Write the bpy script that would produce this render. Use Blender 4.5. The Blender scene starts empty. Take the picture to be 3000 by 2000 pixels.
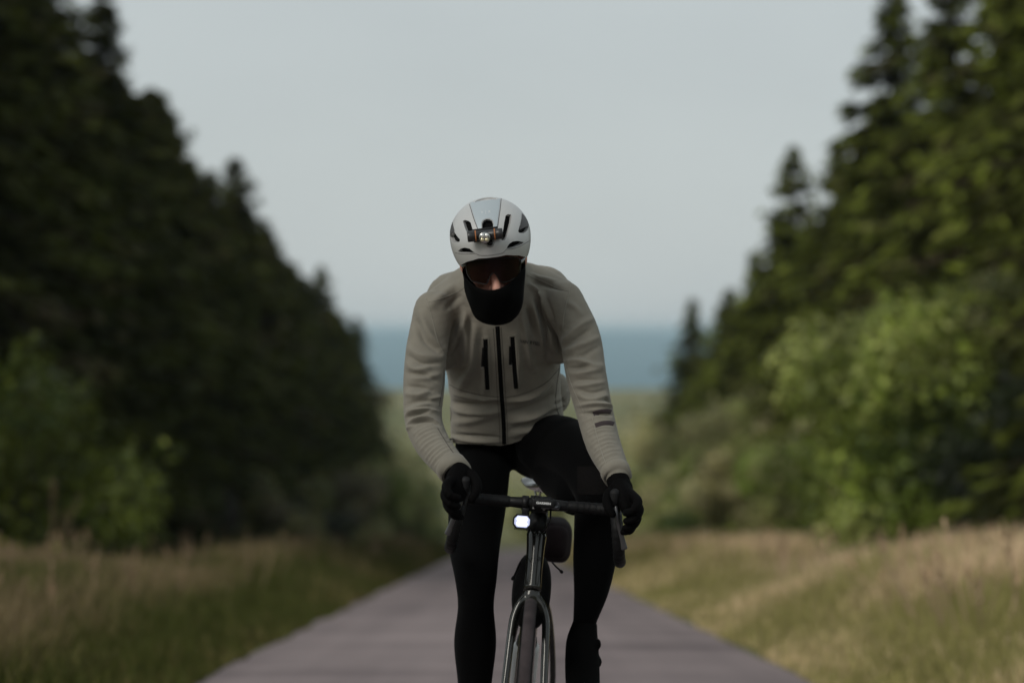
import bpy, bmesh, math, random
import numpy as np
from mathutils import Vector, Matrix
from mathutils.bvhtree import BVHTree

sc = bpy.context.scene
C = sc.collection
rnd = random.Random(7)
rs = np.random.RandomState(11)

# ------------------------------------------------------------------ camera, sky, sun, exposure
LENS = 85.0
F = LENS / 36.0 * 3000.0          # focal length in photograph pixels
HZ = 965.0                        # where the level horizon lies in the photograph, in pixels from its top
CH = 1.381                        # camera height over the front wheel's contact point
cam_d = bpy.data.cameras.new('camera'); cam = bpy.data.objects.new('camera', cam_d); C.objects.link(cam)
cam.location = (0, 0, CH); cam.rotation_euler = (math.pi / 2 - math.atan((1000 - HZ) / F), 0, 0)
cam_d.lens = LENS; cam_d.sensor_width = 36; cam_d.clip_start = 0.1; cam_d.clip_end = 20000
cam_d.dof.use_dof = True; cam_d.dof.focus_distance = 6.28; cam_d.dof.aperture_fstop = 1.9
cam_d.dof.aperture_blades = 0
sc.camera = cam

SUN_EL, SUN_AZ = math.radians(36), math.radians(-138)   # azimuth from +Y towards +X: behind the camera's left shoulder
world = bpy.data.worlds.new('World'); sc.world = world; world.use_nodes = True
wn = world.node_tree.nodes; wl = world.node_tree.links
bg = wn['Background']
sky = wn.new('ShaderNodeTexSky'); sky.sky_type = 'NISHITA'; sky.sun_disc = False
sky.sun_elevation = SUN_EL; sky.sun_rotation = SUN_AZ; sky.air_density = 1.0; sky.dust_density = 3.0; sky.ozone_density = 1.0
mixw = wn.new('ShaderNodeMix'); mixw.data_type = 'RGBA'; mixw.inputs[0].default_value = 0.90
wl.new(sky.outputs[0], mixw.inputs[6]); # overcast veil with a faint cloud texture
tcw = wn.new('ShaderNodeTexCoord'); nzw = wn.new('ShaderNodeTexNoise'); nzw.inputs['Scale'].default_value = 5.0; nzw.inputs['Detail'].default_value = 4; mpw = wn.new('ShaderNodeMapping'); mpw.inputs['Scale'].default_value = (1, 1, 2.5)
wl.new(tcw.outputs['Generated'], mpw.inputs['Vector']); wl.new(mpw.outputs[0], nzw.inputs['Vector'])
rpw = wn.new('ShaderNodeValToRGB'); rpw.color_ramp.elements[0].position = 0.3; rpw.color_ramp.elements[0].color = (0.930, 0.930, 0.935, 1); rpw.color_ramp.elements[1].position = 0.7; rpw.color_ramp.elements[1].color = (1, 1, 1, 1)
wl.new(nzw.outputs['Fac'], rpw.inputs[0]); vmw = wn.new('ShaderNodeVectorMath'); vmw.operation = 'MULTIPLY'; vmw.inputs[1].default_value = (4.86, 5.28, 5.30)
wl.new(rpw.outputs[0], vmw.inputs[0]); wl.new(vmw.outputs[0], mixw.inputs[7])
wl.new(mixw.outputs[2], bg.inputs['Color']); bg.inputs['Strength'].default_value = 0.115
sun_d = bpy.data.lights.new('sun', 'SUN'); sun_d.energy = 1.5; sun_d.angle = math.radians(28); sun_d.color = (1.0, 0.95, 0.87)
sun = bpy.data.objects.new('sun', sun_d); C.objects.link(sun)
sdir = Vector((math.cos(SUN_EL) * math.sin(SUN_AZ), math.cos(SUN_EL) * math.cos(SUN_AZ), math.sin(SUN_EL)))
sun.rotation_euler = (-sdir).to_track_quat('-Z', 'Y').to_euler()
sun.location = sdir * 50

sc.view_settings.view_transform = 'Standard'; sc.view_settings.look = 'None'
sc.view_settings.exposure = 0.0; sc.view_settings.gamma = 1.0; sc.view_settings.use_curve_mapping = False
try:
    sc.cycles.use_denoising = True
    sc.cycles.max_bounces = 6; sc.cycles.diffuse_bounces = 3; sc.cycles.glossy_bounces = 3
    sc.cycles.transmission_bounces = 4; sc.cycles.transparent_max_bounces = 8; sc.cycles.volume_bounces = 0
except Exception:
    pass

# ------------------------------------------------------------------ helpers
def P(px, py, d):
    """the world point that stands at depth d where the photograph (3000 x 2000) has it"""
    return np.array(((px - 1500) / F * d, d, CH + (HZ - py) / F * d))

def cmat(name, col, rough=0.8, metal=0.0, spec=0.5, var=0.0, vscale=8.0, bump=0.0, bscale=200.0, coat=0.0, sheen=0.0, emit=None, estr=0.0, attr=None, trans=0.0):
    m = bpy.data.materials.new(name); m.use_nodes = True
    nt = m.node_tree; b = nt.nodes['Principled BSDF']
    b.inputs['Base Color'].default_value = (*col, 1); b.inputs['Roughness'].default_value = rough
    b.inputs['Metallic'].default_value = metal; b.inputs['Specular IOR Level'].default_value = spec
    if coat: b.inputs['Coat Weight'].default_value = coat; b.inputs['Coat Roughness'].default_value = 0.06
    if sheen: b.inputs['Sheen Weight'].default_value = sheen; b.inputs['Sheen Roughness'].default_value = 0.5
    if emit: b.inputs['Emission Color'].default_value = (*emit, 1); b.inputs['Emission Strength'].default_value = estr
    if attr:
        a = nt.nodes.new('ShaderNodeAttribute'); a.attribute_name = attr
        nt.links.new(a.outputs['Color'], b.inputs['Base Color'])
        if trans:
            t = nt.nodes.new('ShaderNodeBsdfTranslucent'); nt.links.new(a.outputs['Color'], t.inputs['Color'])
            mx = nt.nodes.new('ShaderNodeMixShader'); mx.inputs[0].default_value = trans
            nt.links.new(b.outputs[0], mx.inputs[1]); nt.links.new(t.outputs[0], mx.inputs[2])
            nt.links.new(mx.outputs[0], nt.nodes['Material Output'].inputs['Surface'])
    tc = None
    if var or bump:
        tc = nt.nodes.new('ShaderNodeTexCoord')
    if var:
        n = nt.nodes.new('ShaderNodeTexNoise'); n.inputs['Scale'].default_value = vscale; n.inputs['Detail'].default_value = 5
        nt.links.new(tc.outputs['Object'], n.inputs['Vector'])
        r = nt.nodes.new('ShaderNodeMapRange'); r.inputs['From Min'].default_value = 0.3; r.inputs['From Max'].default_value = 0.7
        r.inputs['To Min'].default_value = 1 - var; r.inputs['To Max'].default_value = 1 + var
        nt.links.new(n.outputs['Fac'], r.inputs['Value'])
        h = nt.nodes.new('ShaderNodeVectorMath'); h.operation = 'SCALE'; h.inputs[0].default_value = col
        nt.links.new(r.outputs[0], h.inputs['Scale']); nt.links.new(h.outputs[0], b.inputs['Base Color'])
    if bump:
        n2 = nt.nodes.new('ShaderNodeTexNoise'); n2.inputs['Scale'].default_value = bscale; n2.inputs['Detail'].default_value = 3
        nt.links.new(tc.outputs['Object'], n2.inputs['Vector'])
        bp = nt.nodes.new('ShaderNodeBump'); bp.inputs['Strength'].default_value = bump; bp.inputs['Distance'].default_value = 0.002
        nt.links.new(n2.outputs['Fac'], bp.inputs['Height']); nt.links.new(bp.outputs[0], b.inputs['Normal'])
    return m

def root_loc(o):
    while o.parent is not None: o = o.parent
    return np.array(o.location)

def tag(o, label=None, cat=None, group=None, kind=None):
    if label: o['label'] = label
    if cat: o['category'] = cat
    if group: o['group'] = group
    if kind: o['kind'] = kind
    return o

def thing(name, loc, label, cat, group=None):
    o = bpy.data.objects.new(name, None); C.objects.link(o); o.location = tuple(loc); o.empty_display_size = 0.1
    return tag(o, label, cat, group)

def mesh_obj(name, V, Fc, mat, parent=None, smooth=True, col=None, base=None):
    """one mesh object out of world-space vertices"""
    V = np.asarray(V, dtype=np.float64)
    off = root_loc(parent) if parent is not None else (np.array(base) if base is not None else np.zeros(3))
    me = bpy.data.meshes.new(name)
    if isinstance(Fc, np.ndarray):
        nf, k = Fc.shape
        me.vertices.add(len(V)); me.vertices.foreach_set('co', (V - off).astype(np.float32).ravel())
        me.loops.add(nf * k); me.loops.foreach_set('vertex_index', Fc.astype(np.int32).ravel())
        me.polygons.add(nf); me.polygons.foreach_set('loop_start', np.arange(0, nf * k, k, dtype=np.int32))
        me.polygons.foreach_set('loop_total', np.full(nf, k, dtype=np.int32))
        me.update(calc_edges=True)
    else:
        me.from_pydata([tuple(v) for v in (V - off)], [], [tuple(int(i) for i in f) for f in Fc]); me.update()
    if smooth: me.polygons.foreach_set('use_smooth', np.ones(len(me.polygons), dtype=bool))
    if col is not None:
        a = me.color_attributes.new('col', 'FLOAT_COLOR', 'POINT')
        cc = np.ones((len(V), 4), dtype=np.float32); cc[:, :3] = col
        a.data.foreach_set('color', cc.ravel())
    if mat is not None: me.materials.append(mat)
    o = bpy.data.objects.new(name, me); C.objects.link(o)
    if parent is not None: o.parent = parent
    elif base is not None: o.location = tuple(base)
    return o

class MB:
    def __init__(s): s.V = []; s.F = []; s.n = 0
    def add(s, vf):
        v, f = vf; v = np.asarray(v, dtype=float)
        s.V.append(v); s.F += [tuple(int(i) + s.n for i in q) for q in f]; s.n += len(v); return s
    def data(s): return np.vstack(s.V), s.F
    def build(s, name, mat, parent=None, smooth=True, base=None):
        V, Fc = s.data(); return mesh_obj(name, V, Fc, mat, parent, smooth, base=base)

def nrm(a):
    a = np.asarray(a, float); return a / (np.linalg.norm(a) + 1e-12)

def resample(pts, n, extra=None):
    """Catmull-Rom through pts, n points; extra columns are carried along"""
    A = np.asarray(pts, float)
    if extra is not None: A = np.hstack([A, np.asarray(extra, float)])
    if len(A) == 2:
        t = np.linspace(0, 1, n)[:, None]; return A[0] * (1 - t) + A[1] * t
    d = np.r_[0, np.cumsum(np.linalg.norm(np.diff(A[:, :3], axis=0), axis=1) + 1e-9)]
    Q = np.vstack([2 * A[0] - A[1], A, 2 * A[-1] - A[-2]])
    out = []
    for s_ in np.linspace(0, d[-1], n):
        i = min(max(np.searchsorted(d, s_, side='right') - 1, 0), len(A) - 2)
        t = (s_ - d[i]) / (d[i + 1] - d[i]); p0, p1, p2, p3 = Q[i], Q[i + 1], Q[i + 2], Q[i + 3]
        out.append(0.5 * (2 * p1 + (p2 - p0) * t + (2 * p0 - 5 * p1 + 4 * p2 - p3) * t * t + (3 * p1 - p0 - 3 * p2 + p3) * t ** 3))
    return np.array(out)

def sweep(pts, ra, rb=None, ref=(1, 0, 0), n=20, seg=None, cap='flat', power=2.0):
    """closed tube along pts; ra = radius along ref, rb = across it; power > 2 squares the section"""
    pts = np.asarray(pts, float); k = len(pts)
    ra = np.full(k, ra, float) if np.isscalar(ra) else np.asarray(ra, float)
    rb = ra.copy() if rb is None else (np.full(k, rb, float) if np.isscalar(rb) else np.asarray(rb, float))
    if seg:
        R = resample(pts, seg, np.c_[ra, rb]); pts, ra, rb = R[:, :3], np.maximum(R[:, 3], 1e-4), np.maximum(R[:, 4], 1e-4)
    if cap == 'round':
        t0 = nrm(pts[0] - pts[1]); t1 = nrm(pts[-1] - pts[-2]); th = np.linspace(0, math.pi / 2, 6)[1:-1]
        h0 = min(ra[0], rb[0]); h1 = min(ra[-1], rb[-1])
        s0 = [(pts[0] + t0 * h0 * math.sin(t), math.cos(t)) for t in th[::-1]] ; s1 = [(pts[-1] + t1 * h1 * math.sin(t), math.cos(t)) for t in th]
        a0, b0, a1, b1 = ra[0], rb[0], ra[-1], rb[-1]
        pts = np.vstack([[p for p, _ in s0], pts, [p for p, _ in s1]])
        ra = np.r_[[a0 * c for _, c in s0], ra, [a1 * c for _, c in s1]]; rb = np.r_[[b0 * c for _, c in s0], rb, [b1 * c for _, c in s1]]
    k = len(pts); T = np.gradient(pts, axis=0); ref = np.asarray(ref, float)
    ang = np.linspace(0, 2 * math.pi, n, endpoint=False); ca, sa = np.cos(ang), np.sin(ang)
    ca2 = np.sign(ca) * np.abs(ca) ** (2 / power); sa2 = np.sign(sa) * np.abs(sa) ** (2 / power)
    V = []; px = None
    for i in range(k):
        t = nrm(T[i]); x = ref - t * ref.dot(t)
        if np.linalg.norm(x) < 0.05: x = px if px is not None else np.cross(t, (0.3, 0.5, 0.8))
        x = nrm(x - t * x.dot(t)); px = x; y = np.cross(t, x)
        V.append(pts[i] + np.outer(ca2 * ra[i], x) + np.outer(sa2 * rb[i], y))
    V = np.vstack(V); Fc = []
    for i in range(k - 1):
        for j in range(n):
            a, b = i * n + j, i * n + (j + 1) % n; Fc.append((a, b, b + n, a + n))
    Fc.append(tuple(range(n))[::-1]); Fc.append(tuple(range((k - 1) * n, k * n)))
    return V, Fc

def ellipsoid(c, r, M=None, nu=28, nv=16):
    V = []; Fc = []
    for i in range(nv + 1):
        th = math.pi * i / nv
        for j in range(nu):
            ph = 2 * math.pi * j / nu; V.append((r[0] * math.sin(th) * math.cos(ph), r[1] * math.sin(th) * math.sin(ph), r[2] * math.cos(th)))
    V = np.array(V)
    if M is not None: V = V @ np.asarray(M).T
    V = V + np.asarray(c)
    for i in range(nv):
        for j in range(nu):
            a, b = i * nu + j, i * nu + (j + 1) % nu; Fc.append((a + nu, b + nu, b, a))
    return V, Fc

def rbox(c, h, M=None, bev=0.15, seg=2):
    """bevelled box: centre c, half sizes h, rotation matrix M, bev as a share of the smallest half size"""
    bm = bmesh.new(); bmesh.ops.create_cube(bm, size=2)
    for v in bm.verts: v.co = Vector((v.co.x * h[0], v.co.y * h[1], v.co.z * h[2]))
    if bev: bmesh.ops.bevel(bm, geom=list(bm.edges), offset=min(h) * bev, segments=seg, affect='EDGES', profile=0.6)
    bm.verts.index_update(); V = np.array([v.co[:] for v in bm.verts]); Fc = [tuple(v.index for v in f.verts) for f in bm.faces]; bm.free()
    if M is not None: V = V @ np.asarray(M).T
    return V + np.asarray(c), Fc

def evaluated(me_in, mods):
    o = bpy.data.objects.new('tmp', me_in); C.objects.link(o)
    for kind, kw in mods:
        m = o.modifiers.new('m', kind)
        for k, v in kw.items(): setattr(m, k, v)
    dg = bpy.context.evaluated_depsgraph_get(); ev = o.evaluated_get(dg); me = bpy.data.meshes.new_from_object(ev)
    nv = len(me.vertices); V = np.empty(nv * 3, np.float32); me.vertices.foreach_get('co', V); V = V.reshape(-1, 3).astype(float)
    N = np.empty(nv * 3, np.float32); me.vertices.foreach_get('normal', N); N = N.reshape(-1, 3).astype(float)
    Fc = [tuple(p.vertices) for p in me.polygons]
    if Fc and all(len(f) == 4 for f in Fc): Fc = np.array(Fc)
    bpy.data.objects.remove(o); bpy.data.meshes.remove(me)
    return V, N, Fc

def union(mb, voxel, smooth=4, sub=0):
    V, Fc = mb.data(); me = bpy.data.meshes.new('tmp'); me.from_pydata([tuple(v) for v in V], [], Fc); me.update()
    mods = [('REMESH', dict(mode='VOXEL', voxel_size=voxel))]
    if smooth: mods.append(('SMOOTH', dict(factor=0.5, iterations=smooth)))
    if sub: mods.append(('SUBSURF', dict(levels=sub, render_levels=sub)))
    r = evaluated(me, mods); bpy.data.meshes.remove(me); return r

def bvh_of(V, Fc): return BVHTree.FromPolygons([tuple(v) for v in V], [tuple(int(i) for i in f) for f in Fc])

EYE = Vector((0, 0, CH))
def hit(bvh, px, py, off=0.0):
    d = Vector(P(px, py, 1.0)) - EYE; d.normalize()
    loc, n, i, dist = bvh.ray_cast(EYE, d)
    if loc is None: return None
    if n.dot(d) > 0: n = -n
    return np.array(loc + n * off), np.array(n)

def px_line(pts, step=6.0, closed=False):
    A = np.asarray(pts, float); A3 = np.c_[A, np.zeros(len(A))]
    L = np.linalg.norm(np.diff(A, axis=0), axis=1).sum(); return resample(A3, max(3, int(L / step) + 1))[:, :2]

def ribbon(bvh, pts, hw, off=0.0014, step=5.0, across=7):
    """a flat band laid on a surface along a line; its long edges run into the surface so that it has thickness"""
    L = px_line(pts, step); T = np.gradient(L, axis=0); rows = []
    for p, t in zip(L, T):
        n = np.array((-t[1], t[0])) / (np.linalg.norm(t) + 1e-9); row = []
        for s in np.linspace(-1, 1, across):
            q = p + n * s * hw; h = hit(bvh, q[0], q[1], off * (1 - 2.2 * abs(s) ** 8))
            if h is None: row = None; break
            row.append(h[0])
        if row: rows.append(row)
    V = np.array(rows).reshape(-1, 3); k = across
    return V, [(i * k + j, i * k + j + 1, (i + 1) * k + j + 1, (i + 1) * k + j) for i in range(len(rows) - 1) for j in range(k - 1)]

def seam(bvh, pts, r=0.0012, step=5.0, off=0.0003):
    L = px_line(pts, step); Q = [h[0] for h in (hit(bvh, x, y, off) for x, y in L) if h is not None]
    # drop jumps onto something behind
    runs = [[Q[0]]]
    for q in Q[1:]:
        if np.linalg.norm(q - runs[-1][-1]) < 0.025: runs[-1].append(q)
        else: runs.append([q])
    out = max(runs, key=len)
    if len(out) < 3: print('seam too short', pts[0])
    return sweep(out if len(out) > 2 else [Q[0], Q[0] + np.array((0, 0, 0.001))], r, n=6)

def text_mesh(s, size=1.0, bold=0.0, spacing=1.0):
    cu = bpy.data.curves.new('txt', 'FONT'); cu.body = s; cu.size = size; cu.align_x = 'CENTER'; cu.align_y = 'CENTER'; cu.offset = bold; cu.space_character = spacing; cu.resolution_u = 3
    o = bpy.data.objects.new('txt', cu); C.objects.link(o); dg = bpy.context.evaluated_depsgraph_get()
    me = bpy.data.meshes.new_from_object(o.evaluated_get(dg)); V = np.array([v.co[:] for v in me.vertices]); Fc = [tuple(p.vertices) for p in me.polygons]
    bpy.data.objects.remove(o); bpy.data.meshes.remove(me); bpy.data.curves.remove(cu); return V, Fc

# ------------------------------------------------------------------ terrain
SL = 0.0845                       # the lane falls away from the camera at 8.5 %
def zprof(y):
    y = np.asarray(y, float)
    z = -SL * (y - 6.3)
    a, b = 150.0, 300.0
    t = np.clip((y - a) / (b - a), 0, 1)
    z = np.where(y > a, -SL * (a - 6.3) - SL * (b - a) * (t - t * t / 2), z)
    z = z - 130 * np.clip((y - 800) / 700, 0, 1) ** 2 * (3 - 2 * np.clip((y - 800) / 700, 0, 1))
    u = np.clip((y - 5000) / 9000, 0, 1); z = z + 138 * u * u * (3 - 2 * u)
    return z
def road_x(y):
    y = np.asarray(y, float); return 0.03 - 0.0048 * y + 0.0042 * np.clip(y - 112, 0, None) ** 2
def zground(x, y):
    x = np.asarray(x, float); y = np.asarray(y, float); e = np.abs(x - road_x(np.minimum(y, 150))) - 1.85
    return zprof(y) + 0.10 * np.clip(e / 1.2, 0, 1) * np.clip((400 - y) / 100, 0, 1) + np.where(y > 2600, 3.0 * np.sin(x / 420 + 1.0) + 3.5 * np.sin(x / 1010 + y / 1500), 0)

def grid(xs, ys, zf):
    X, Y = np.meshgrid(xs, ys); Z = zf(X, Y); V = np.c_[X.ravel(), Y.ravel(), Z.ravel()]; nx, ny = len(xs), len(ys)
    i = np.arange(nx - 1)[None, :] + nx * np.arange(ny - 1)[:, None]; i = i.ravel()
    return V, np.c_[i, i + 1, i + nx + 1, i + nx]

M = {}
def ground_mat():
    m = bpy.data.materials.new('meadow_ground'); m.use_nodes = True; nt = m.node_tree; b = nt.nodes['Principled BSDF']
    b.inputs['Roughness'].default_value = 0.95; b.inputs['Specular IOR Level'].default_value = 0.1
    g = nt.nodes.new('ShaderNodeNewGeometry'); n = nt.nodes.new('ShaderNodeTexNoise'); n.inputs['Scale'].default_value = 0.02; n.inputs['Detail'].default_value = 8
    nt.links.new(g.outputs['Position'], n.inputs['Vector'])
    r = nt.nodes.new('ShaderNodeValToRGB'); r.color_ramp.elements[0].position = 0.35; r.color_ramp.elements[0].color = (0.125, 0.13, 0.052, 1)
    r.color_ramp.elements[1].position = 0.65; r.color_ramp.elements[1].color = (0.225, 0.205, 0.105, 1)
    nt.links.new(n.outputs['Fac'], r.inputs[0])
    # the distant slopes are wooded, with haze blue painted into their colour
    s = nt.nodes.new('ShaderNodeSeparateXYZ'); nt.links.new(g.outputs['Position'], s.inputs[0])
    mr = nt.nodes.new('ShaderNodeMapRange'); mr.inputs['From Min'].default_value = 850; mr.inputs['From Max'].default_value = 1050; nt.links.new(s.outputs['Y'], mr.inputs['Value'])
    mn = nt.nodes.new('ShaderNodeMapRange'); mn.inputs['From Min'].default_value = 26; mn.inputs['From Max'].default_value = 34; nt.links.new(s.outputs['Y'], mn.inputs['Value'])
    near = nt.nodes.new('ShaderNodeMix'); near.data_type = 'RGBA'; near.inputs[6].default_value = (0.10, 0.10, 0.04, 1); nt.links.new(mn.outputs[0], near.inputs[0])
    near.inputs[7].default_value = (0.11, 0.11, 0.045, 1)
    m2 = nt.nodes.new('ShaderNodeMapRange'); m2.inputs['From Min'].default_value = 150; m2.inputs['From Max'].default_value = 230; nt.links.new(s.outputs['Y'], m2.inputs['Value'])
    mid = nt.nodes.new('ShaderNodeMix'); mid.data_type = 'RGBA'; nt.links.new(m2.outputs[0], mid.inputs[0]); nt.links.new(near.outputs[2], mid.inputs[6]); nt.links.new(r.outputs[0], mid.inputs[7])
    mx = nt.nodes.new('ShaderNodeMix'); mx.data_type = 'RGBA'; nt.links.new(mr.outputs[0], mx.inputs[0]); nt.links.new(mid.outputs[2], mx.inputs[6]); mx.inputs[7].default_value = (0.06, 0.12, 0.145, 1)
    nt.links.new(mx.outputs[2], b.inputs['Base Color']); return m
ys = np.r_[np.arange(-60, 0, 6), np.arange(0, 160, 2.0), np.arange(160, 400, 6), np.arange(400, 1000, 20), np.arange(1000, 2000, 50), np.arange(2000, 15001, 130)]
xs = np.r_[np.arange(-4400, -300, 120), np.arange(-300, -30, 15), np.arange(-30, -4, 2), np.arange(-4, 4.01, 0.5), np.arange(6, 30, 2), np.arange(30, 300, 15), np.arange(300, 4401, 120)]
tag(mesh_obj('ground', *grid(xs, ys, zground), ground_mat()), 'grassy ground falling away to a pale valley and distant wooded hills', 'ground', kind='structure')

def road_mat():
    m = bpy.data.materials.new('old_asphalt'); m.use_nodes = True; nt = m.node_tree; b = nt.nodes['Principled BSDF']
    b.inputs['Roughness'].default_value = 0.9; b.inputs['Specular IOR Level'].default_value = 0.25
    g = nt.nodes.new('ShaderNodeNewGeometry')
    mp = nt.nodes.new('ShaderNodeMapping'); mp.inputs['Scale'].default_value = (0.16, 0.9, 0.5); nt.links.new(g.outputs['Position'], mp.inputs['Vector'])
    n = nt.nodes.new('ShaderNodeTexNoise'); n.inputs['Scale'].default_value = 1.0; n.inputs['Detail'].default_value = 6; nt.links.new(mp.outputs[0], n.inputs['Vector'])
    n2 = nt.nodes.new('ShaderNodeTexNoise'); n2.inputs['Scale'].default_value = 160; n2.inputs['Detail'].default_value = 3; nt.links.new(g.outputs['Position'], n2.inputs['Vector'])
    ad = nt.nodes.new('ShaderNodeMath'); ad.operation = 'MULTIPLY_ADD'; ad.inputs[1].default_value = 0.35; nt.links.new(n2.outputs['Fac'], ad.inputs[0]); nt.links.new(n.outputs['Fac'], ad.inputs[2])
    # worn wheel bands along the lane, patches, and a fine aggregate
    mp3 = nt.nodes.new('ShaderNodeMapping'); mp3.inputs['Scale'].default_value = (1.6, 0.03, 0.2); nt.links.new(g.outputs['Position'], mp3.inputs['Vector'])
    n3 = nt.nodes.new('ShaderNodeTexNoise'); n3.inputs['Scale'].default_value = 1.0; n3.inputs['Detail'].default_value = 3; nt.links.new(mp3.outputs[0], n3.inputs['Vector'])
    n4 = nt.nodes.new('ShaderNodeTexNoise'); n4.inputs['Scale'].default_value = 0.7; n4.inputs['Detail'].default_value = 7; n4.inputs['Roughness'].default_value = 0.65; nt.links.new(g.outputs['Position'], n4.inputs['Vector'])
    a3 = nt.nodes.new('ShaderNodeMath'); a3.operation = 'MULTIPLY_ADD'; a3.inputs[1].default_value = 0.8; nt.links.new(n3.outputs['Fac'], a3.inputs[0]); nt.links.new(ad.outputs[0], a3.inputs[2])
    a4 = nt.nodes.new('ShaderNodeMath'); a4.operation = 'MULTIPLY_ADD'; a4.inputs[1].default_value = 0.8; nt.links.new(n4.outputs['Fac'], a4.inputs[0]); nt.links.new(a3.outputs[0], a4.inputs[2])
    r = nt.nodes.new('ShaderNodeMapRange'); r.inputs['From Min'].default_value = 1.18; r.inputs['From Max'].default_value = 1.72; nt.links.new(a4.outputs[0], r.inputs['Value'])
    cm = nt.nodes.new('ShaderNodeMix'); cm.data_type = 'RGBA'; cm.inputs[6].default_value = (0.112, 0.088, 0.090, 1); cm.inputs[7].default_value = (0.262, 0.211, 0.208, 1)
    nt.links.new(r.outputs[0], cm.inputs[0]); nt.links.new(cm.outputs[2], b.inputs['Base Color'])
    bp = nt.nodes.new('ShaderNodeBump'); bp.inputs['Strength'].default_value = 0.5; bp.inputs['Distance'].default_value = 0.004; nt.links.new(n2.outputs['Fac'], bp.inputs['Height']); nt.links.new(bp.outputs[0], b.inputs['Normal'])
    return m
ry = np.arange(-40, 175, 1.0); ru = np.linspace(-1.82, 1.82, 15)
RV = np.array([(road_x(y) + u + 0.05 * math.sin(y * 0.9 + u) * (abs(u) > 1.7), y, float(zprof(y)) + 0.006 + 0.012 * (1 - (u / 1.8) ** 2)) for y in ry for u in ru])
i0 = (np.arange(len(ry) - 1)[:, None] * 15 + np.arange(14)[None, :]).ravel()
tag(mesh_obj('road', RV, np.c_[i0, i0 + 1, i0 + 16, i0 + 15], road_mat()), 'narrow pinkish grey asphalt lane running downhill between the grass verges', 'road', kind='structure')

# ------------------------------------------------------------------ air
hz = rbox((0, 7520, -75), (4600, 7700, 91), bev=0)
hm = bpy.data.materials.new('pale_air'); hm.use_nodes = True; nt = hm.node_tree; nt.nodes.remove(nt.nodes['Principled BSDF'])
pv = nt.nodes.new('ShaderNodeVolumePrincipled'); pv.inputs['Color'].default_value = (0.68, 0.90, 1.0, 1); pv.inputs['Density'].default_value = 1.3e-4; pv.inputs['Anisotropy'].default_value = 0.0
nt.links.new(pv.outputs[0], nt.nodes['Material Output'].inputs['Volume'])
tag(mesh_obj('haze', hz[0], hz[1], hm, smooth=False), 'pale blue haze in the air over the valley', 'haze', kind='stuff')

# ------------------------------------------------------------------ plants
M['needles'] = cmat('spruce_needles', (0.05, 0.06, 0.02), 0.8, spec=0.15, attr='col', trans=0.12)
M['leaves'] = cmat('broad_leaves', (0.08, 0.11, 0.03), 0.45, spec=0.5, attr='col', trans=0.42)
M['grass'] = cmat('grass_blades', (0.1, 0.11, 0.05), 0.8, spec=0.2, attr='col', trans=0.25)
M['bark'] = cmat('spruce_bark', (0.055, 0.042, 0.034), 0.95, spec=0.1, var=0.4, vscale=5)
M['stem'] = cmat('shrub_stem', (0.06, 0.05, 0.035), 0.9, spec=0.1, var=0.3, vscale=9)

def quads(c, a, b, w, l):
    """leaf-shaped quads: centres c, long axis a, side axis b, widths w, lengths l"""
    V = np.stack([c - a * l[:, None] * 0.5, c + b * w[:, None] * 0.5, c + a * l[:, None] * 0.5, c - b * w[:, None] * 0.5], axis=1)
    return V.reshape(-1, 3), np.arange(len(c) * 4).reshape(-1, 4)
def unit(A): return A / (np.linalg.norm(A, axis=1, keepdims=True) + 1e-9)

def spruce_data(seed, H, R, tint, bright):
    r = np.random.RandomState(seed); cs, aa, bb, ww, ll, cc = [], [], [], [], [], []
    nb = 560
    hb = H * (0.03 + 0.96 * np.sort(r.rand(nb)) ** 0.9)
    for k in range(nb):
        h = hb[k]; f = 1 - h / H; az = r.rand() * 6.283
        L = R * min(1.0, f * 1.75 + 0.004) ** 0.92 * (0.5 + 0.6 * r.rand() + 0.35 * (r.rand() < 0.08)) * (0.85 + 0.15 * math.sin(h * 2.1 + seed)) + 0.05
        m = int(16 + 34 * min(1, L / R)); s = r.rand(m) ** 0.7
        dirr = np.array((math.cos(az), math.sin(az))); per = np.array((-math.sin(az), math.cos(az)))
        side = (r.rand(m) * 2 - 1) * (0.10 + 0.28 * L * (1.05 - s)) * (s > 0.1)
        up = 0.30 if f < 0.25 else 0.12
        dz = L * (up * s - 0.36 * s ** 1.8 * (f > 0.15) + 0.12 * s ** 4) - r.rand(m) ** 2 * 0.34 * min(1, f * 3) * s
        c = np.c_[dirr[0] * s * L + per[0] * side, dirr[1] * s * L + per[1] * side, h + dz]
        a = np.c_[np.full(m, dirr[0]), np.full(m, dirr[1]), np.full(m, -0.35)] * 0.8 + np.c_[per[0] * np.sign(side) * .7, per[1] * np.sign(side) * .7, -0.5 * r.rand(m)] + r.randn(m, 3) * 0.28
        a = unit(a); b = unit(np.cross(a, r.randn(m, 3)))
        cs.append(c); aa.append(a); bb.append(b); sz = 0.5 + 0.5 * min(1, f * 4); ll.append((0.20 + 0.24 * r.rand(m)) * sz); ww.append((0.06 + 0.07 * r.rand(m)) * sz)
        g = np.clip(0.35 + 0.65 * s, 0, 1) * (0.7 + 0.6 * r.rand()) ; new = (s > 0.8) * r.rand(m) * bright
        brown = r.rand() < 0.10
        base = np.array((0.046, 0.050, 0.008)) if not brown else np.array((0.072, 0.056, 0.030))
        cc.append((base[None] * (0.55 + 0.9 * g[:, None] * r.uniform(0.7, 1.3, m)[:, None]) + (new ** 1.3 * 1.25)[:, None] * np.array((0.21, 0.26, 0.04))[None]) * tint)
    c = np.vstack(cs); V, Fq = quads(c, np.vstack(aa), np.vstack(bb), np.concatenate(ww), np.concatenate(ll))
    return V, Fq, np.repeat(np.vstack(cc), 4, axis=0)

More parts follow.
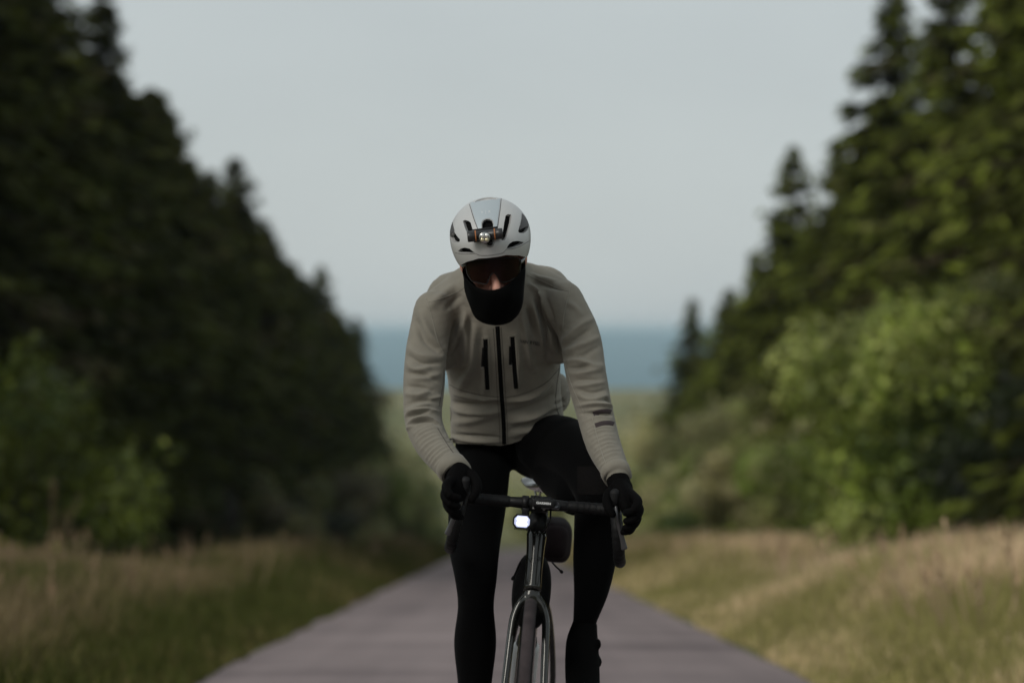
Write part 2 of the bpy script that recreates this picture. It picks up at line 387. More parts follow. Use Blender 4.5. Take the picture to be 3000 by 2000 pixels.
def raw_mesh(name, V, Fq, mat, col=None, smooth=False):
    o = mesh_obj(name, V, Fq, mat, smooth=smooth, col=col); me = o.data; bpy.data.objects.remove(o); return me

SPR = {}
for side, tint, bright in (('dark', 0.47, 0.42), ('bright', 0.62, 1.0)):  # left stand's shade is put into its darker needle tint
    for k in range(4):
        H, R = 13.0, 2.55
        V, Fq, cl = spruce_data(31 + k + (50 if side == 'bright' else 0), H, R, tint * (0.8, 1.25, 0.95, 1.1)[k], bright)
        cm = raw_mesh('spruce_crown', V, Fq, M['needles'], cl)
        tv, tf = sweep([(0, 0, -0.3), (0.03, 0.02, H * 0.5), (0, 0, H * 0.99)], [0.19, 0.11, 0.015], n=8, seg=8)
        mb = MB().add((tv, tf))
        for q in range(26):
            h = H * (0.05 + 0.8 * rnd.random()); az = rnd.random() * 6.28; L = R * min(1, 1.4 * (1 - h / H)) * 0.85
            mb.add(sweep([(0, 0, h), (math.cos(az) * L * .5, math.sin(az) * L * .5, h), (math.cos(az) * L, math.sin(az) * L, h - 0.2 * L)], [0.028, 0.018, 0.006], n=4))
        tv, tf = mb.data(); o = mesh_obj('spruce_trunk', tv, tf, M['bark']); tm = o.data; bpy.data.objects.remove(o)
        SPR[side, k] = (cm, tm)

def place_tree(kind, k, x, y, H, sx, rot, label, group):
    z = float(zground(x, y)) - 0.05
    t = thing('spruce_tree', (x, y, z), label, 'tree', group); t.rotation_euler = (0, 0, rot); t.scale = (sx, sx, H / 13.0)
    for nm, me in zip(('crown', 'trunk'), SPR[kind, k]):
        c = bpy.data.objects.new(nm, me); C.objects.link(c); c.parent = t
    return t

ORD = ['first', 'second', 'third', 'fourth', 'fifth', 'sixth', 'seventh', 'eighth', 'ninth', 'tenth', 'eleventh', 'twelfth', 'thirteenth', 'fourteenth', 'fifteenth', 'sixteenth',
       'seventeenth', 'eighteenth', 'nineteenth', 'twentieth', 'twenty-first', 'twenty-second', 'twenty-third', 'twenty-fourth', 'twenty-fifth', 'twenty-sixth', 'twenty-seventh', 'twenty-eighth']
rl = random.Random(3)
# left stand, front row: depths follow the tips that stand out against the sky
LT = [(37, 13.2), (41.5, 12.6), (46, 13.6), (50.5, 12.9), (55, 13.3), (60, 12.4), (64, 12.7), (68.5, 13.4), (73, 12.2), (78, 12.6), (83.5, 13.9), (88, 12.6), (93, 13.0), (98, 13.2),
      (104, 12.6), (110, 13.2), (116, 13.1), (122, 14.4), (128, 13.0), (134, 13.2), (140, 13.6), (146, 13.3), (151.5, 14.5)]
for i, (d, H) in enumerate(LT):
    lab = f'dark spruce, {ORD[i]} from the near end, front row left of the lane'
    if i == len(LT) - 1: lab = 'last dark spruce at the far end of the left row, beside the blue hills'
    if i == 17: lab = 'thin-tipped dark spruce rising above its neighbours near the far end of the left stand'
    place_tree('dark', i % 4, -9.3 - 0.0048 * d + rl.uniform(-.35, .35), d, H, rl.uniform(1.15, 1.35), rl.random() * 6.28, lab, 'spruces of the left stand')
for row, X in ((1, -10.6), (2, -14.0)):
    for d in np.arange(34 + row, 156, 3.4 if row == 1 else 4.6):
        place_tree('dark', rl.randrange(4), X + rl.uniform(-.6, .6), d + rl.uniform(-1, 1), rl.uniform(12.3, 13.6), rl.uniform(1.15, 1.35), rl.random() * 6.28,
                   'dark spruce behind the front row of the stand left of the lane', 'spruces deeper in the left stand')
RT = [(35, 13.0, 9.2), (39.5, 13.4, 9.0), (44.5, 12.8, 9.3), (50, 13.4, 9.1), (56.5, 13.9, 8.9), (62, 12.2, 9.5), (69, 12.0, 9.4), (75.5, 13.0, 8.9), (82, 11.6, 9.3), (89, 11.2, 9.2), (96, 10.6, 8.9), (104, 10.6, 9.3), (116.5, 12.2, 9.0)]
for i, (d, H, X) in enumerate(RT):
    lab = f'bright-shooted green spruce, {ORD[i]} from the near end, front row right of the lane'
    if i == len(RT) - 1: lab = 'small pointed spruce standing alone at the far end of the right-hand trees, beside the hills'
    if i == 4: lab = 'tall spruce with bare hooked side branches against the sky at the top right'
    if i == 7: lab = 'spruce with a sharp tip and long side branches on the skyline right of the cyclist'
    place_tree('bright', i % 4, X + 0.25 - 0.0048 * d, d, H, rl.uniform(1.12, 1.3), rl.random() * 6.28, lab, 'spruces of the right stand')
for row, X in ((1, 11.2), (2, 14.6)):
    for d in np.arange(33 + row, 112, 3.8 if row == 1 else 4.8):
        place_tree('bright', rl.randrange(4), X + rl.uniform(-.6, .6), d + rl.uniform(-1, 1), rl.uniform(11.6, 12.8), rl.uniform(1.15, 1.35), rl.random() * 6.28,
                   'spruce behind the front row of the stand right of the lane', 'spruces deeper in the right stand')

def vnoise(x, y, s, seed):
    r = np.random.RandomState(seed); v = np.zeros_like(x)
    for k in range(5):
        a = r.rand() * 6.283; f = (0.6 + 1.1 * r.rand()) * s; v += np.sin((x * math.cos(a) + y * math.sin(a)) * f + r.rand() * 6.28)
    return v / 2.6
def bush(name, x, y, H, R, n, leaf, cols, label, cat, group, seed, blobs=16, narrow=0.45, base=0.05):
    r = np.random.RandomState(seed); z = float(zground(x, y)); root = thing(name, (x, y, z), label, cat, group)
    bc = np.c_[r.randn(blobs) * R * 0.42, r.randn(blobs) * R * 0.42, H * (base + (0.94 - base) * r.rand(blobs))]
    bc[:, :2] *= (1 - narrow * (bc[:, 2] / H))[:, None]
    lim = np.hypot(bc[:, 0], bc[:, 1]) / (R * 0.72); bc[:, :2] /= np.maximum(lim, 1)[:, None]
    br = R * r.uniform(0.26, 0.46, blobs); top = bc[:, 2] + br; bc[:, 2] -= np.clip(top - H, 0, None)
    pick = r.randint(0, blobs, n); u = unit(r.randn(n, 3)); rad = br[pick] * (0.45 + 0.62 * r.rand(n) ** 0.5)
    c = bc[pick] + u * rad[:, None] * np.array((1, 1, 0.95)); c[:, 2] = np.clip(c[:, 2], 0.05, None)
    # spiky new shoots
    ns = n // 7; sp = r.randint(0, blobs, 40); ii = r.randint(0, 40, ns); t = r.rand(ns)
    tip = bc[sp] + np.c_[r.randn(40, 2) * 0.22 * R, br[sp] * r.uniform(1.0, 1.55, 40)]
    c[:ns] = bc[sp][ii] * (1 - t)[:, None] + tip[ii] * t[:, None] + r.randn(ns, 3) * 0.06
    nn = unit(u * 0.9 + np.array((0, 0, 0.45)) + r.randn(n, 3) * 0.55); a = unit(np.cross(nn, r.randn(n, 3))); b = np.cross(nn, a)      # leaves face outwards and up
    l = leaf * r.uniform(0.7, 1.4, n)
    V, Fq = quads(c, a, b, l * 0.55, l)
    k = np.array(cols)[r.randint(0, len(cols), blobs)][pick] * r.uniform(0.7, 1.3, (n, 1))
    yng = r.rand(n) < 0.15; k[yng] *= 1.7; k *= np.where(vnoise(c[:, 0] * 1.0, c[:, 1] + c[:, 2], 3.0, seed + 3) > 0, 1.25, 0.75)[:, None]
    mesh_obj('foliage', V + np.array((x, y, z)), Fq, M['leaves'], root, smooth=False, col=np.repeat(k, 4, axis=0))
    mb = MB()
    for q in range(blobs):
        e = bc[q]; mb.add(sweep([(x + 0.1 * e[0], y + 0.1 * e[1], z - 0.05), (x + e[0] * .45, y + e[1] * .45, z + e[2] * .55), (x + e[0], y + e[1], z + e[2])], [0.035, 0.022, 0.008], n=5, seg=5))
    mb.build('stem', M['stem'], root); return root

GB = [(0.19, 0.26, 0.04), (0.25, 0.31, 0.055), (0.07, 0.10, 0.02), (0.36, 0.39, 0.12)]
GD = [(0.10, 0.135, 0.016), (0.06, 0.09, 0.014), (0.13, 0.16, 0.020)]
OL = [(0.40, 0.39, 0.19), (0.35, 0.35, 0.14), (0.46, 0.43, 0.23), (0.26, 0.29, 0.09)]
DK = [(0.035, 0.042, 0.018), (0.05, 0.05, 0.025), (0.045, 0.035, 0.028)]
bush('deciduous_bush', 6.15, 37.5, 4.35, 2.15, 13000, 0.14, GB, 'big leafy bush with pale young shoots in front of the spruces on the right', 'bush', 'bushes along the right verge', 1, 24)
bush('deciduous_bush', 7.55, 36.5, 3.3, 1.5, 9000, 0.10, [(0.03, 0.042, 0.012), (0.022, 0.032, 0.010)], 'bush with shade painted into its leaves between the big leafy bush and the right edge of the picture', 'bush', 'bushes along the right verge', 2, 14)  # deep shade under the spruces is painted into these leaf colours
bush('elder_bush', 7.9, 38.0, 4.9, 1.3, 5000, 0.10, [(0.15, 0.17, 0.06), (0.30, 0.28, 0.17)], 'bush with whitish flower clusters high at the right edge of the picture', 'bush', 'bushes along the right verge', 22, 10, base=0.62)
bush('willow_bush', 5.3, 62, 4.3, 1.35, 7000, 0.12, OL, 'olive rounded willow bush between the big leafy bush and the far lane', 'bush', 'bushes along the right verge', 3, 14)
bush('deciduous_bush', 4.25, 60, 1.55, 0.95, 3500, 0.10, [(0.11, 0.15, 0.03), (0.09, 0.13, 0.03)], 'low bright green bush close to the lane, right of the cyclist\'s hand', 'bush', 'bushes along the right verge', 4, 10)
bush('deciduous_bush', 5.6, 50, 2.6, 1.5, 6000, 0.11, OL[:2] + GB[:1], 'low olive bush touching the foot of the big leafy bush on the right', 'bush', 'bushes along the right verge', 5, 14)
bush('willow_bush', 5.6, 96, 5.8, 2.2, 7000, 0.16, OL, 'tall pale olive bush below the small pointed spruce', 'bush', 'bushes along the right verge', 6, 16)
bush('willow_bush', 6.6, 80, 4.6, 2.0, 6000, 0.14, OL + GB[:2], 'olive bush under the skyline spruce on the right', 'bush', 'bushes along the right verge', 7, 14)
bush('willow_bush', 6.4, 126, 7.2, 2.7, 7000, 0.2, OL[:3], 'pale far bush where the lane disappears on the right', 'bush', 'bushes along the right verge', 8, 14)
bush('deciduous_bush', -7.0, 35.5, 3.35, 1.95, 11000, 0.11, GD + [(0.18, 0.21, 0.018)], 'big yellow-green leafy bush at the left edge of the picture', 'bush', 'bushes along the left verge', 9, 20)
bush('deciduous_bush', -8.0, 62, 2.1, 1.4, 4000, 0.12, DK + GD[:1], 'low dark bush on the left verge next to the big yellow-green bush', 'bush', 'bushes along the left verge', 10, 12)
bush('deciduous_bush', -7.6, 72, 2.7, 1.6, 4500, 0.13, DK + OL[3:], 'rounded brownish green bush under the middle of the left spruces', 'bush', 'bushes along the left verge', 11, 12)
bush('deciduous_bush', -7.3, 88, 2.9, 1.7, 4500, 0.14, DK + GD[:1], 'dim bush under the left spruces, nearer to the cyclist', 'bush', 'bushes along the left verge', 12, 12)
bush('willow_bush', -6.3, 116, 4.4, 2.0, 4500, 0.18, GD + OL[3:], 'greyish green bush at the far end of the left spruces', 'bush', 'bushes along the left verge', 13, 12)
bush('willow_bush', -5.2, 138, 3.6, 1.9, 4000, 0.2, OL[3:] + GD, 'small far bush beside the cyclist\'s left-hand picture-side arm', 'bush', 'bushes along the left verge', 14, 12)
for k, (d, X, H, R_, lab) in enumerate([(74, 5.0, 2.2, 1.3, 'pale low willow bush at the verge between the lane and the olive willow'), (88, 5.4, 3.4, 1.5, 'pale grey-green bush on the right verge left of the rounded willow'), (108, 5.6, 5.2, 1.9, 'upright pale bush at the right side of the far lane'),
        (70, 7.2, 4.6, 1.7, 'broad olive bush hiding the feet of the right-hand spruces'), (52, 7.0, 3.6, 1.4, 'mid green bush tucked behind the low olive bush')]):
    bush('willow_bush', X, d, H, R_, 6000, 0.13, OL + GB[:1], lab, 'bush', 'bushes along the right verge', 40 + k, 14)
OD = [(0.20, 0.20, 0.07), (0.15, 0.165, 0.05), (0.24, 0.23, 0.095), (0.14, 0.12, 0.065)]
for k, (d, X, H, R_, lab) in enumerate([(56, -7.9, 1.9, 1.2, 'low olive bush on the left verge, nearest to the big yellow-green bush'), (66, -7.0, 2.3, 1.4, 'olive bush on the left verge, second after the big yellow-green bush'), (79, -6.9, 2.5, 1.5, 'olive brown bush at the foot of the middle left spruces'),
        (97, -6.8, 3.3, 1.7, 'olive bush at the foot of the farther left spruces'), (106, -6.3, 3.6, 1.7, 'greyish olive bush just before the far end of the left spruces'), (126, -5.6, 4.6, 2.1, 'pale olive bush stepping down from the last left spruce to the field'), (146, -5.6, 5.2, 2.4, 'pale bush beyond the last left spruce, under the cyclist\'s elbow')]):
    bush('willow_bush', X, d, H, R_, 6000, 0.13, OD if k < 4 else OD + OL[:2], lab, 'bush', 'bushes along the left verge', 50 + k, 14)
far = [(8.6, 146, 7.6, 2.6, 'pale bush at the bend of the lane, right of the cyclist\'s hand'), (9.5, 165, 6.4, 2.8, 'pale tree above the bend of the lane, right of the cyclist\'s elbow'), (-13, 190, 8.5, 4.5, 'olive tree in the valley beside the far end of the left spruces'), (-8.5, 175, 4.5, 3.0, 'olive bush in the valley under the cyclist\'s left-side elbow'), (-10, 215, 7.0, 4.2, 'pale round tree in the valley, left of the cyclist\'s elbow'), (-4, 250, 6, 4.0, 'round valley tree low behind the cyclist\'s left-side forearm'), (9, 172, 4.5, 3.0, 'dark bush where the lane bends out of sight behind the bicycle'),
       (13.5, 230, 8.5, 4.4, 'pale round tree in the valley, right of the cyclist\'s elbow'), (2.0, 185, 3.6, 3.0, 'dim bush at the bend of the lane, seen between the legs')]
for i, (x, y, H, R, lab) in enumerate(far):
    bush('valley_tree', x, y, H, R, 4500, 0.34, OL + [(0.1, 0.12, 0.045)], lab, 'tree', 'trees in the valley', 20 + i, 12, narrow=0.3)

# ---- tall verge grass (uncountable)
def verge(name, sgn, n, seed, c_low, c_mid, c_top, label):
    r = np.random.RandomState(seed); t = r.rand(n); d = 9.0 * (118 / 9.0) ** (t ** 0.85)
    wid = np.minimum(9.6, 0.25 * d + 1.2)                     # only as wide as the stand leaves room for
    e = wid * r.rand(n) ** 0.9 * 0.98
    x = road_x(np.minimum(d, 112)) + sgn * (1.76 + 0.05 * np.sin(d * 1.7) * np.sin(d * 0.61) + e * np.clip((wid - 1.78) / wid, 0.25, 1)); e = np.clip(np.abs(x - road_x(d)) - 1.78, 0, None)
    z = zground(x, d)
    nz = vnoise(x * 1.0, d * 0.5, 1.6, seed + 1); nz2 = vnoise(x, d * 0.4, 0.7, seed + 2)
    h = (0.10 + 0.42 * np.clip(e / 1.6, 0, 1)) * (0.75 + 0.28 * nz2 + 0.12 * nz) * r.uniform(0.45, 1.45, n); h = np.clip(h, 0.06, 1.1)
    w = (0.004 + 0.00042 * d) * r.uniform(0.7, 1.5, n)
    az = r.rand(n) * 6.283; lean = r.uniform(0.05, 0.5, n) * h; dx, dy = np.cos(az), np.sin(az)
    az2 = r.rand(n) * 6.283; sx, sy = np.cos(az2), np.sin(az2) * 0.6
    b = np.c_[x, d, z - 0.02]; mid = np.c_[x + dx * lean * .3, d + dy * lean * .3, z + h * .6]; tip = np.c_[x + dx * lean, d + dy * lean, z + h]
    s = np.c_[sx * w, sy * w, np.zeros(n)]
    V = np.stack([b - s, b + s, mid + s * .8, tip, mid - s * .8], axis=1).reshape(-1, 3)
    q = np.arange(n)[:, None] * 5; Fq = np.vstack([q + np.array((0, 1, 2, 4))]); tri = q + np.array((4, 2, 3, 3))
    nz3 = vnoise(x * 1.0, d * 0.35, 4.2, seed + 9); k = np.clip(0.30 + 0.42 * nz + 0.34 * nz3 + 0.42 * np.clip((e - 1.5) / 3, -0.4, 1) + 0.30 * r.randn(n), 0, 1)[:, None]
    edge = np.clip(e / 1.0, 0, 1)[:, None]
    colr = (np.array(c_low) * (1 - k) + np.array(c_mid) * k) * r.uniform(0.75, 1.25, (n, 1))
    ctop = np.array(c_top) * edge + colr * (1 - edge); ctop = ctop * k + colr * (1 - k)
    cl = np.stack([colr * 0.85, colr * 0.85, colr, ctop, colr], axis=1).reshape(-1, 3)
    me = bpy.data.meshes.new(name); Fall = [Fq]
    V32 = V
    o = mesh_obj(name, V32, np.vstack([np.c_[q + 0, q + 1, q + 2], np.c_[q + 0, q + 2, q + 4], np.c_[q + 4, q + 2, q + 3]]), M['grass'], smooth=False, col=cl)
    bpy.data.meshes.remove(me)
    return tag(o, label, 'grass', kind='stuff')
verge('grass', -1, 140000, 5, (0.062, 0.070, 0.014), (0.16, 0.128, 0.05), (0.28, 0.20, 0.125), 'tall unmown grass on the left verge, green below and pinkish tan above')
verge('grass', 1, 140000, 6, (0.28, 0.255, 0.09), (0.68, 0.52, 0.30), (0.85, 0.63, 0.44), 'tall dry grass on the right verge, straw and pinkish tan')
def heads(sgn, n, seed, col, label, spots=()):
    r = np.random.RandomState(seed); d = 13 * (80 / 13.0) ** (r.rand(n) ** 0.9); e = 0.9 + r.rand(n) * np.minimum(7.2, 0.2 * d)
    x = road_x(d) + sgn * (1.78 + e); h = r.uniform(0.35, 0.68, n); pl = r.uniform(0.10, 0.2, n)
    if len(spots):
        S = np.array(spots); x = np.r_[S[:, 0], x]; d = np.r_[S[:, 1], d]; h = np.r_[S[:, 2], h]; pl = np.r_[S[:, 3], pl]; n = len(x)
    z = zground(x, d); ln = r.randn(n, 2) * 0.13; top = np.c_[x + ln[:, 0], d + ln[:, 1], z + h]; bot = np.c_[x, d, z]
    s = np.c_[0.0022 + 0.0002 * d, np.zeros(n), np.zeros(n)]
    A = np.stack([bot - s, bot + s, top + s, top - s], axis=1).reshape(-1, 3); FA = np.arange(4 * n).reshape(-1, 4)
    m = 10; t = r.rand(n, m); ax = top - bot; ax = ax / np.linalg.norm(ax, axis=1, keepdims=True)
    c = top[:, None, :] + ax[:, None, :] * (t * pl[:, None])[..., None] + r.randn(n, m, 3) * 0.014 * (1 - t)[..., None]
    a = unit((ax[:, None, :] + r.randn(n, m, 3) * 0.35).reshape(-1, 3)); b = unit(np.cross(a, r.randn(n * m, 3)))
    B, FB = quads(c.reshape(-1, 3), a, b, np.full(n * m, 0.018) + np.repeat(0.0002 * d, m), np.full(n * m, 0.075))
    k = np.array(col) * r.uniform(0.7, 1.3, (n, 1)); cl = np.vstack([np.repeat(k * 0.8, 4, axis=0), np.repeat(np.repeat(k, m, axis=0), 4, axis=0)])
    return tag(mesh_obj('grass_seed_heads', np.vstack([A, B]), np.vstack([FA, FB + 4 * n]), M['grass'], smooth=False, col=cl), label, 'grass', kind='stuff')
heads(-1, 220, 15, (0.30, 0.21, 0.13), 'pinkish brown seed heads over the left verge', [(-4.75, 25, 1.05, .25), (-4.95, 25.2, 0.95, .25), (-4.6, 24.6, 0.8, .22)])
heads(1, 450, 16, (0.48, 0.34, 0.22), 'pinkish straw seed heads over the right verge', [(4.05, 21.5, 0.62, .24), (4.32, 21, 0.62, .24), (3.9, 20, .5, .2)])

# ================================================================== bicycle
PIT, LEAN = math.atan(SL), math.radians(5.0)
W_ = np.array((0, -math.cos(PIT), math.sin(PIT))); V0 = np.array((0, math.sin(PIT), math.cos(PIT))); U0 = np.array((1.0, 0, 0))
V_ = V0 * math.cos(LEAN) + U0 * math.sin(LEAN); U_ = U0 * math.cos(LEAN) - V0 * math.sin(LEAN)
BO = np.array((-0.008, 6.2, float(zprof(6.2)) - 0.008))
def B(u, w, v): return BO + U_ * u + W_ * w + V_ * v
BM = np.c_[U_, W_, V_]
M['carbon'] = cmat('glossy_smoked_paint', (0.026, 0.026, 0.023), 0.15, metal=0.5, coat=0.35, var=0.15, vscale=30)
M['black_matt'] = cmat('black_anodised', (0.006, 0.006, 0.0065), 0.45, spec=0.25)
M['tape'] = cmat('bar_tape', (0.005, 0.005, 0.0055), 0.55, spec=0.2, bump=0.6, bscale=260)
M['rubber'] = cmat('worn_tyre_rubber', (0.032, 0.025, 0.026), 0.8, spec=0.2, var=0.45, vscale=22, bump=0.3, bscale=150)
M['sidewall'] = cmat('tyre_sidewall', (0.005, 0.0045, 0.0045), 0.75, spec=0.15)
M['steel'] = cmat('brushed_steel', (0.35, 0.35, 0.35), 0.3, metal=1.0)
M['hood'] = cmat('hood_rubber', (0.008, 0.008, 0.0085), 0.6, spec=0.2, bump=0.3, bscale=300)
M['lever'] = cmat('lever_grey', (0.085, 0.085, 0.088), 0.28, metal=0.6)
M['bag'] = cmat('bag_fabric', (0.0035, 0.0032, 0.0036), 0.8, spec=0.1, bump=0.4, bscale=500)
M['plum'] = cmat('plum_fabric', (0.012, 0.0078, 0.0088), 0.85, spec=0.1, bump=0.4, bscale=500)
M['white_plastic'] = cmat('white_bottle_plastic', (0.62, 0.63, 0.62), 0.45)
M['print_grey'] = cmat('grey_print', (0.35, 0.35, 0.35), 0.6)

bike = thing('bicycle', B(0, 0, 0), 'dark glossy road bicycle ridden uphill towards the viewer', 'bicycle')
AX = (0, 0, 0.345); RX = (0, -1.0, 0.345)
STEER = math.radians(0.9)
def Sx(u, w, v):
    """a point of the steered front end (turned about the head tube axis)"""
    a = np.array((0, -0.047, 0.345)); ax = nrm((0, -0.30, 0.954)); p = np.array((u, w, v)) - a
    q = p * math.cos(STEER) + np.cross(ax, p) * math.sin(STEER) + ax * ax.dot(p) * (1 - math.cos(STEER))
    q = q + a; return B(q[0], q[1], q[2])
def wheel(c, tf, disc_side):
    wh = bpy.data.objects.new('wheel', None); C.objects.link(wh); wh.parent = bike
    n = 96; prof = [(math.cos(t) * 0.0165, math.sin(t) * 0.0165) for t in np.linspace(-0.9, math.pi + 0.9, 15)]
    def ring(prof2, nm, mt, r0):
        V = []; k = len(prof2)
        for i in range(n):
            a = 2 * math.pi * i / n
            for (uu, rr) in prof2:
                V.append(tf(c[0] + uu, c[1] + math.cos(a) * (r0 + rr), c[2] + math.sin(a) * (r0 + rr)))
        Fc = [(i * k + j, i * k + (j + 1) % k, ((i + 1) % n) * k + (j + 1) % k, ((i + 1) % n) * k + j) for i in range(n) for j in range(k if nm != 'tread' else k - 1)]
        return mesh_obj(nm, V, Fc, mt, wh)
    ring(prof, 'tyre', M['sidewall'], 0.329)
    ring([(math.cos(t) * 0.0172, math.sin(t) * 0.0168) for t in np.linspace(0.55, math.pi - 0.55, 11)] + [(math.cos(t) * 0.0150, math.sin(t) * 0.0146) for t in np.linspace(math.pi - 0.55, 0.55, 5)], 'tyre_tread', M['rubber'], 0.329)
    ring([(-0.0115, -0.002), (0.0115, -0.002), (0.0125, -0.018), (0.006, -0.048), (-0.006, -0.048), (-0.0125, -0.018)], 'rim', M['black_matt'], 0.322)
    hub = MB().add(sweep([tf(c[0] + s, c[1], c[2]) for s in (-0.048, -0.03, -0.028, 0.028, 0.03, 0.048)], [0.012, 0.012, 0.022, 0.022, 0.012, 0.012], n=16)); hub.build('hub', M['black_matt'], wh)
    sp = MB()
    for i in range(24):
        a = 2 * math.pi * i / 24; s = 0.028 if i % 2 else -0.028; a2 = a + (0.5 if (i // 2) % 2 else -0.5)
        sp.add(sweep([tf(c[0] + s, c[1] + math.cos(a2) * 0.02, c[2] + math.sin(a2) * 0.02), tf(c[0], c[1] + math.cos(a) * 0.276, c[2] + math.sin(a) * 0.276)], 0.001, n=4))
    tag(sp.build('spokes', M['black_matt'], wh), kind='stuff')
    V = []; k = 48
    for rr in (0.045, 0.08):
        for off in (-0.001, 0.001):
            V += [tf(c[0] + disc_side * 0.04 + off, c[1] + math.cos(2 * math.pi * i / k) * rr, c[2] + math.sin(2 * math.pi * i / k) * rr) for i in range(k)]
    Fc = []
    for i in range(k):
        j = (i + 1) % k; a, b2, c2, d2 = i, k + i, 2 * k + i, 3 * k + i; e, f, g, h = j, k + j, 2 * k + j, 3 * k + j
        Fc += [(a, e, g, c2), (b2, d2, h, f), (a, b2, f, e), (c2, g, h, d2)]
    mesh_obj('brake_disc', V, Fc, M['steel'], wh, smooth=False)
wheel(AX, Sx, -1); wheel(RX, B, -1)

def curve(tf, pts): return [tf(*p) for p in pts]
fr = MB()
fr.add(sweep(curve(B, [(0, -0.160, 0.706), (0, -0.178, 0.76), (0, -0.197, 0.82), (0, -0.2085, 0.856)]), [0.0235, 0.0225, 0.0245, 0.0275], [0.026, 0.026, 0.03, 0.032], ref=U_, n=32, seg=16))
fr.add(sweep(curve(B, [(0, -0.175, 0.735), (0, -0.35, 0.54), (0, -0.585, 0.275)]), [0.021, 0.024, 0.030], ref=U_, n=20, seg=10))
fr.add(sweep(curve(B, [(0, -0.205, 0.835), (0, -0.45, 0.825), (0, -0.74, 0.79)]), [0.020, 0.017, 0.015], ref=U_, n=20, seg=10))
fr.add(sweep(curve(B, [(0.004, -0.585, 0.275), (0.012, -0.66, 0.54), (0.018, -0.742, 0.815)]), 0.016, ref=U_, n=16, seg=8))
fr.add(sweep(curve(B, [(-0.042, -0.585, 0.275), (0.042, -0.585, 0.275)]), 0.023, n=20))
for s in (-1, 1):
    fr.add(sweep(curve(B, [(0.012 + 0.012 * s, -0.72, 0.73), (0.018 + 0.045 * s, -0.80, 0.62), (0.022 + 0.066 * s, -0.9, 0.47), (0.025 + 0.07 * s, -1.0, 0.345)]), [0.008, 0.009, 0.009, 0.010], n=12, seg=12))
    fr.add(sweep(curve(B, [(0.028 * s, -0.60, 0.275), (0.045 * s, -0.75, 0.295), (0.02 + 0.066 * s, -1.0, 0.345)]), [0.013, 0.011, 0.010], n=12, seg=8))
frame = fr.build('frame', M['carbon'], bike)
# fork
fk = MB()
fk.add(sweep(curve(Sx, [(0, -0.1585, 0.702), (0, -0.154, 0.688), (0, -0.147, 0.668)]), [0.0240, 0.026, 0.030], [0.026, 0.024, 0.016], ref=U_, n=28, cap='flat'))
for s in (-1, 1):
    fk.add(sweep(curve(Sx, [(0.010 * s, -0.155, 0.690), (0.028 * s, -0.149, 0.672), (0.0405 * s, -0.141, 0.640), (0.0455 * s, -0.128, 0.600), (0.0495 * s, -0.095, 0.50), (0.0535 * s, -0.05, 0.40), (0.055 * s, -0.012, 0.345)]),
                 [0.013, 0.0125, 0.0115, 0.0110, 0.0105, 0.0095, 0.010], [0.018, 0.018, 0.017, 0.016, 0.015, 0.013, 0.012], ref=U_, n=18, seg=30, cap='round'))
V, N, Fc = union(fk, 0.0022, 4)
fork = mesh_obj('fork', V, Fc, M['carbon'], bike)
c0 = Sx(0, -0.125, 0.682); nd = nrm(Sx(0, 0, 0.68) - Sx(0, -0.12, 0.68))
mesh_obj('crown_bolt', *sweep([c0 - nd * 0.02, c0 + nd * 0.004], 0.0052, n=16), M['black_matt'], fork)
# stem, spacers, handlebar
st = MB()
st.add(sweep(curve(B, [(0, -0.2095, 0.858), (0, -0.2245, 0.906)]), [0.0265, 0.0235], ref=U_, n=28))
st.build('headset_spacer', M['black_matt'], bike)
sm = MB()
sm.add(sweep(curve(Sx, [(0, -0.222, 0.905), (0, -0.236, 0.952)]), [0.021, 0.020], n=24))
sm.add(sweep(curve(Sx, [(0, -0.225, 0.928), (0, -0.17, 0.932), (0, -0.132, 0.936)]), [0.019, 0.017, 0.019], n=20, seg=8, power=2.8))
sm.add(sweep(curve(Sx, [(-0.024, -0.125, 0.936), (0.024, -0.125, 0.936)]), 0.0215, n=24))
stem = sm.build('stem', M['black_matt'], bike)
for s in (-1, 1):
    for v in (0.923, 0.949):
        mesh_obj('stem_bolt', *sweep(curve(Sx, [(0.014 * s, -0.11, v), (0.014 * s, -0.099, v)]), 0.0035, n=10), M['steel'], stem)
hb = MB()
core = []
hb.add(sweep(curve(Sx, [(-0.10, -0.125, 0.936), (-0.06, -0.125, 0.936), (-0.035, -0.125, 0.936), (0.035, -0.125, 0.936), (0.06, -0.125, 0.936), (0.10, -0.125, 0.936)]), [0.0125, 0.0145, 0.0159, 0.0159, 0.0145, 0.0125], n=20))
bar = hb.build('handlebar', M['black_matt'], bike)
